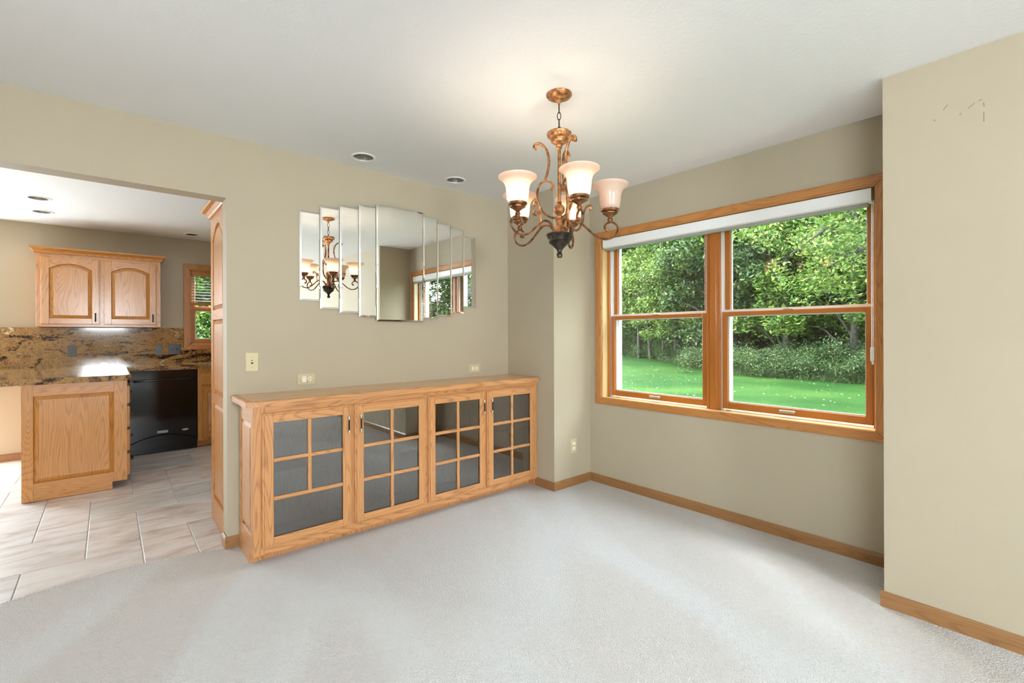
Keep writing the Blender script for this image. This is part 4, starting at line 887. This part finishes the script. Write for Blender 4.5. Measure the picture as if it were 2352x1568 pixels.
def leaf_cloud(bm_verts, bm_faces, centers, per, size, spread, rng, flat=0.75):
    for (cx, cy, cz, rr) in centers:
        for _ in range(per):
            while True:
                dx, dy, dz = rng.uniform(-1, 1), rng.uniform(-1, 1), rng.uniform(-1, 1)
                q = dx * dx + dy * dy + dz * dz
                if q <= 1: break
            k = rr * spread * (0.55 + 0.45 * q ** 0.5)
            p = Vector((cx + dx * k, cy + dy * k, cz + dz * k * flat))
            a = Vector((rng.gauss(0, 1), rng.gauss(0, 1), rng.gauss(0, 0.6))).normalized()
            b = a.cross(Vector((rng.gauss(0, 0.5), rng.gauss(0, 0.5), 1)).normalized())
            if b.length < 0.05: continue
            b.normalize(); s = size * rng.uniform(0.7, 1.35); c = a.cross(b)
            i = len(bm_verts)
            bm_verts += [p - a * s, p + b * s * 0.5 + c * s * 0.12, p + a * s, p - b * s * 0.5 + c * s * 0.12]
            bm_faces.append((i, i + 1, i + 2, i + 3))
def mesh_obj(name, verts, faces, m, parent=None):
    me = bpy.data.meshes.new(name); me.from_pydata([tuple(v) for v in verts], [], faces); me.materials.append(m); me.update()
    o = bpy.data.objects.new(name, me); COL.objects.link(o)
    if parent is not None: o.parent = parent
    return o
def make_tree(name, label, cat, h, base, rad, nclus, per, leaf, m, seed, group, lean=0.0, trunk_r=0.16):
    rng = random.Random(seed); t = thing(name, label, cat, (0, 0, 0), group)
    bm = BM(); P = [(0, 0, -0.3), (0.05, 0, h * 0.2), (0.1 + lean * 0.3, 0.06, h * 0.45), (0.1 + lean * 0.7, 0, h * 0.7), (lean, 0, h * 0.95)]
    Q = smooth_path(P, 5); tube(bm, Q, [trunk_r * (1 - 0.85 * i / len(Q)) for i in range(len(Q))], 9)
    cents = []
    for i in range(nclus):
        a = rng.uniform(0, 2 * math.pi); z = base + (h - base) * (rng.random() ** 0.9); k = (z - base) / (h - base)
        env = rad * (0.55 + 0.6 * math.sin(math.pi * min(1, k * 0.9 + 0.12))); r_ = env * rng.uniform(0.25, 1.0)
        c = (r_ * math.cos(a) + lean * k, r_ * math.sin(a), z, rng.uniform(0.5, 0.95)); cents.append(c)
        if i % 3 == 0:
            z0 = max(base * 0.7, z - 0.9); ax = Q[min(len(Q) - 1, int(len(Q) * z0 / h))]
            B_ = smooth_path([ax, (ax.x * 0.5 + c[0] * 0.5, ax.y * 0.5 + c[1] * 0.5, (z0 + z) / 2 + 0.15), c[:3]], 4)
            tube(bm, B_, [0.045 * (1 - 0.75 * q / len(B_)) for q in range(len(B_))], 5)
    obj('trunk', bm, bark, t, smooth=60)
    V, Fc = [], []; leaf_cloud(V, Fc, cents, per, leaf, 1.0, rng)
    f = mesh_obj('foliage', V, Fc, m, t); f['kind'] = 'stuff'; return t
def copy_tree(o, loc, rz, s, label=None):
    c = o.copy(); COL.objects.link(c); c.location = loc; c.rotation_euler = (0, 0, rz); c.scale = (s, s, s)
    if label: c['label'] = label
    for k in o.children: d = k.copy(); COL.objects.link(d); d.parent = c
    return c
def place(o, loc, rz, s): o.location = loc; o.rotation_euler = (0, 0, rz); o.scale = (s, s, s)
GT = 'trees at the edge of the lawn'
prot = [make_tree('maple_tree', 'leafy green maple tree at the edge of the wood', 'tree', 9.5, 1.7, 2.8, 90, 290, 0.098, leaf_a, 11, GT),
        make_tree('ash_tree', 'dull blue-green ash tree at the edge of the wood', 'tree', 10.0, 1.2, 3.0, 94, 290, 0.102, leaf_b, 12, GT, 0.5),
        make_tree('linden_tree', 'pale yellow-green linden tree at the edge of the wood', 'tree', 9.0, 1.5, 2.7, 88, 290, 0.095, leaf_c, 13, GT, -0.3)]
spots = [(22.5, 5.2, 0), (23.5, 8.0, 0), (24.0, 11.3, 1), (24.5, 14.0, 2), (27.0, 16.6, 2), (28.5, 19.5, 1), (29.8, 22.8, 0), (22.8, 2.2, 2), (21.5, -1.2, 1), (20.0, -5.0, 0), (17.5, -9.5, 2), (14.5, -12.5, 0), (12.0, -15.0, 1), (8.5, -17.0, 2), (20, -9, 1),
         (27.5, 6.4, 1), (28.0, 9.6, 2), (29.0, 12.6, 0), (31.0, 3.0, 0), (33.0, 8.0, 1), (34.0, 12.0, 0), (34.5, 16.0, 2), (36.0, 20.5, 0), (37, 25, 1), (31, 26, 2), (40, 10, 2), (41, 15, 1), (42, 21, 2), (39, 5, 1), (45, 27, 0), (26, -2, 0), (26, -7, 2), (22, -14, 1), (17, -18, 0), (1.6, 19, 0), (3.4, 20, 1), (5.4, 19.5, 2), (7.5, 22, 0), (0, 24, 2), (2.5, 25, 1), (5, 26, 0), (11, 24, 1), (-4, 24, 0), (-1.5, -14, 0), (0.8, -15, 2), (3, -16, 1)]
first = [True] * 3; rng = random.Random(5)
for (x, y, k) in spots:
    s = rng.uniform(0.92, 1.15) * (1.15 if x > 30 else 1.0); loc = (x, y, gz(x, y) - 0.05); rz = rng.uniform(0, 6.28)
    if first[k]: place(prot[k], loc, rz, s); first[k] = False
    else: copy_tree(prot[k], loc, rz, s)
# near oak whose branches hang into the right half of the window view
V, Fc = [], []; ro = random.Random(21)
ok_ = thing('oak_tree', 'near oak tree with large leaves hanging before the wood', 'tree', (12.6, -0.2, gz(12.6, -0.2)))
bm = BM(); g0 = gz(12.6, -0.2)
tube(bm, smooth_path([(12.6, -0.2, g0 - 0.2), (12.65, -0.15, 1.5), (12.6, 0.0, 3.5), (12.7, 0.1, 6.0), (12.6, 0.0, 8.0)], 5), [0.26 * (1 - 0.7 * i / 21) for i in range(21)], 10)
limbs = [[(12.6, 0.0, 3.6), (12.4, 1.6, 4.3), (12.5, 3.0, 3.9), (12.7, 4.2, 3.2)], [(12.6, 0.0, 4.4), (12.2, 2.2, 4.9), (12.0, 4.0, 4.5), (12.2, 5.2, 3.9)], [(12.6, 0, 3.0), (13.2, 1.5, 3.5), (13.4, 3.0, 3.2), (13.2, 4.0, 2.6)], [(12.6, 0, 5.0), (13, 2.0, 5.8), (13, 4.0, 5.7)], [(12.6, 0, 4.0), (12.4, -2.0, 4.6), (12.4, -3.6, 4.0)]]
cents = []
for Lm in limbs:
    B_ = smooth_path(Lm, 6); tube(bm, B_, [0.075 * (1 - 0.8 * q / len(B_)) for q in range(len(B_))], 6)
    for q in B_[5:]:
        for _ in range(2): cents.append((q.x + ro.gauss(0, 0.35), q.y + ro.gauss(0, 0.35), q.z + ro.gauss(-0.12, 0.28), ro.uniform(0.3, 0.5)))
obj('trunk', bm, bark, ok_, smooth=60)
leaf_cloud(V, Fc, cents, 95, 0.052, 1.0, ro)
V = [Vector(v) - ORG[ok_] for v in V]; f = mesh_obj('foliage', V, Fc, leaf_c, ok_); f['kind'] = 'stuff'
# bushes and tall weeds along the wood edge
rng = random.Random(9)
def bush(seed, m, label):
    r_ = random.Random(seed); t = thing('wild_bush', label, 'bush', (0, 0, 0), 'bushes along the wood edge'); V, Fc = [], []
    cs = [(r_.gauss(0, 0.75), r_.gauss(0, 0.75), r_.uniform(0.15, 1.05), r_.uniform(0.25, 0.5)) for _ in range(26)]
    leaf_cloud(V, Fc, cs, 130, 0.042, 1.0, r_, 0.9); f = mesh_obj('foliage', V, Fc, m, t); f['kind'] = 'stuff'
    bm = BM()
    for c in cs[::2]: tube(bm, [(c[0] * 0.2, c[1] * 0.2, -0.1), (c[0] * 0.6, c[1] * 0.6, c[2] * 0.6), c[:3]], [0.014, 0.01, 0.005], 5)
    obj('stems', bm, bark, t); return t
bp = [bush(31, weed_m, 'grey-green wild bush in the undergrowth below the trees'), bush(32, leaf_b, 'dark green wild bush in the undergrowth below the trees')]
fb = [True, True]
line = [(20.2, 2.5), (20.3, 5.0), (20.4, 7.0), (20.6, 9.0), (22.0, 11.2), (24.0, 13.6), (26.5, 16.5), (29.0, 20.0), (20.3, -0.5), (18.8, -4), (16.5, -8), (13.5, -11)]
k = 0
for (xa, ya), (xb, yb) in list(zip(line[:7], line[1:8])) + list(zip(line[8:], line[9:])):
    for q in range(3):
        t = (q + rng.random()) / 3
        for row in range(2):
            x, y = xa + (xb - xa) * t + row * 1.1 + rng.uniform(0, 0.5), ya + (yb - ya) * t; s = rng.uniform(0.5, 1.15) * (1 + 0.15 * row); i = k % 2; k += 1
            if fb[i]: place(bp[i], (x, y, gz(x, y) - 0.03), rng.uniform(0, 6), s); fb[i] = False
            else: copy_tree(bp[i], (x, y, gz(x, y) - 0.03), rng.uniform(0, 6), s)
for q in range(95):
    if q < 60: x = rng.uniform(31, 46); y = rng.uniform(0.08, 0.85) * x + rng.uniform(-2, 2); s = rng.uniform(1.4, 2.3)
    elif q < 78: x = rng.uniform(8, 30); y = -rng.uniform(8, 22) + (x - 8) * 0.45; s = rng.uniform(1.4, 2.2)
    elif q < 86: x = rng.uniform(-4, 4); y = rng.uniform(-13, -10); s = rng.uniform(1.4, 2.0)
    else: x = rng.uniform(0, 8); y = rng.uniform(17, 20); s = rng.uniform(1.0, 1.6)
    copy_tree(bp[q % 2], (x, y, gz(x, y) - 0.03), rng.uniform(0, 6), s)
V, Fc = [], []
for (xa, ya), (xb, yb) in list(zip(line[:7], line[1:8])) + list(zip(line[8:], line[9:])):
    for q in range(700):
        t = rng.random(); x = xa + (xb - xa) * t - 0.7 + abs(rng.gauss(0, 0.6)); y = ya + (yb - ya) * t; z = gz(x, y); hh = rng.uniform(0.15, 0.6) * min(1, 0.35 + (x - (xa + (xb - xa) * t) + 0.7))
        a = rng.uniform(0, 6.28); w = 0.014; dx, dy = math.cos(a) * w, math.sin(a) * w; lx, ly = rng.gauss(0, 0.12), rng.gauss(0, 0.12); i = len(V)
        V += [Vector((x - dx, y - dy, z - 0.02)), Vector((x + dx, y + dy, z - 0.02)), Vector((x + lx, y + ly, z + hh))]; Fc.append((i, i + 1, i + 2))
w = mesh_obj('tall_grass', V, Fc, weed_m); setp(w, 'rough tall grass growing along the wood edge', 'grass', kind='stuff')
V, Fc = [], []
for q in range(900):
    x, y = rng.uniform(7, 21), rng.uniform(-3, 15); z = gz(x, y) + 0.008; a = rng.uniform(0, 6.28); s = rng.uniform(0.02, 0.04); i = len(V)
    c, d = Vector((math.cos(a), math.sin(a), rng.uniform(-.3, .3))), Vector((-math.sin(a), math.cos(a), rng.uniform(0, .3)))
    p = Vector((x, y, z)); V += [p - c * s, p + d * s * 0.6, p + c * s, p - d * s * 0.6]; Fc.append((i, i + 1, i + 2, i + 3))
w = mesh_obj('fallen_leaves', V, Fc, fallen_m); setp(w, 'pale fallen leaves scattered over the lawn', 'leaves', kind='stuff')
# saplings and bare trunks inside the wood
bm = BM(); tube(bm, smooth_path([(0, 0, -0.3), (0.06, 0.02, 2), (0.0, 0.05, 4.5), (0.1, 0, 7)], 4), [0.10 * (1 - 0.05 * i) for i in range(13)], 7)
tr0 = obj('tree_trunk', bm, bark, smooth=60); setp(tr0, 'slender bare trunk standing in the shade of the wood', 'trunk', 'bare trunks inside the wood'); ft = True
for q in range(34):
    x = rng.uniform(24, 36); y = rng.uniform(0.12, 0.78) * x + rng.uniform(-2, 1); o = tr0 if ft else tr0.copy()
    if not ft: COL.objects.link(o)
    ft = False; o.location = (x, y, gz(x, y)); s = rng.uniform(0.6, 1.9); o.scale = (s, s, rng.uniform(0.9, 1.2)); o.rotation_euler = (rng.gauss(0, 0.03), rng.gauss(0, 0.03), rng.uniform(0, 6))
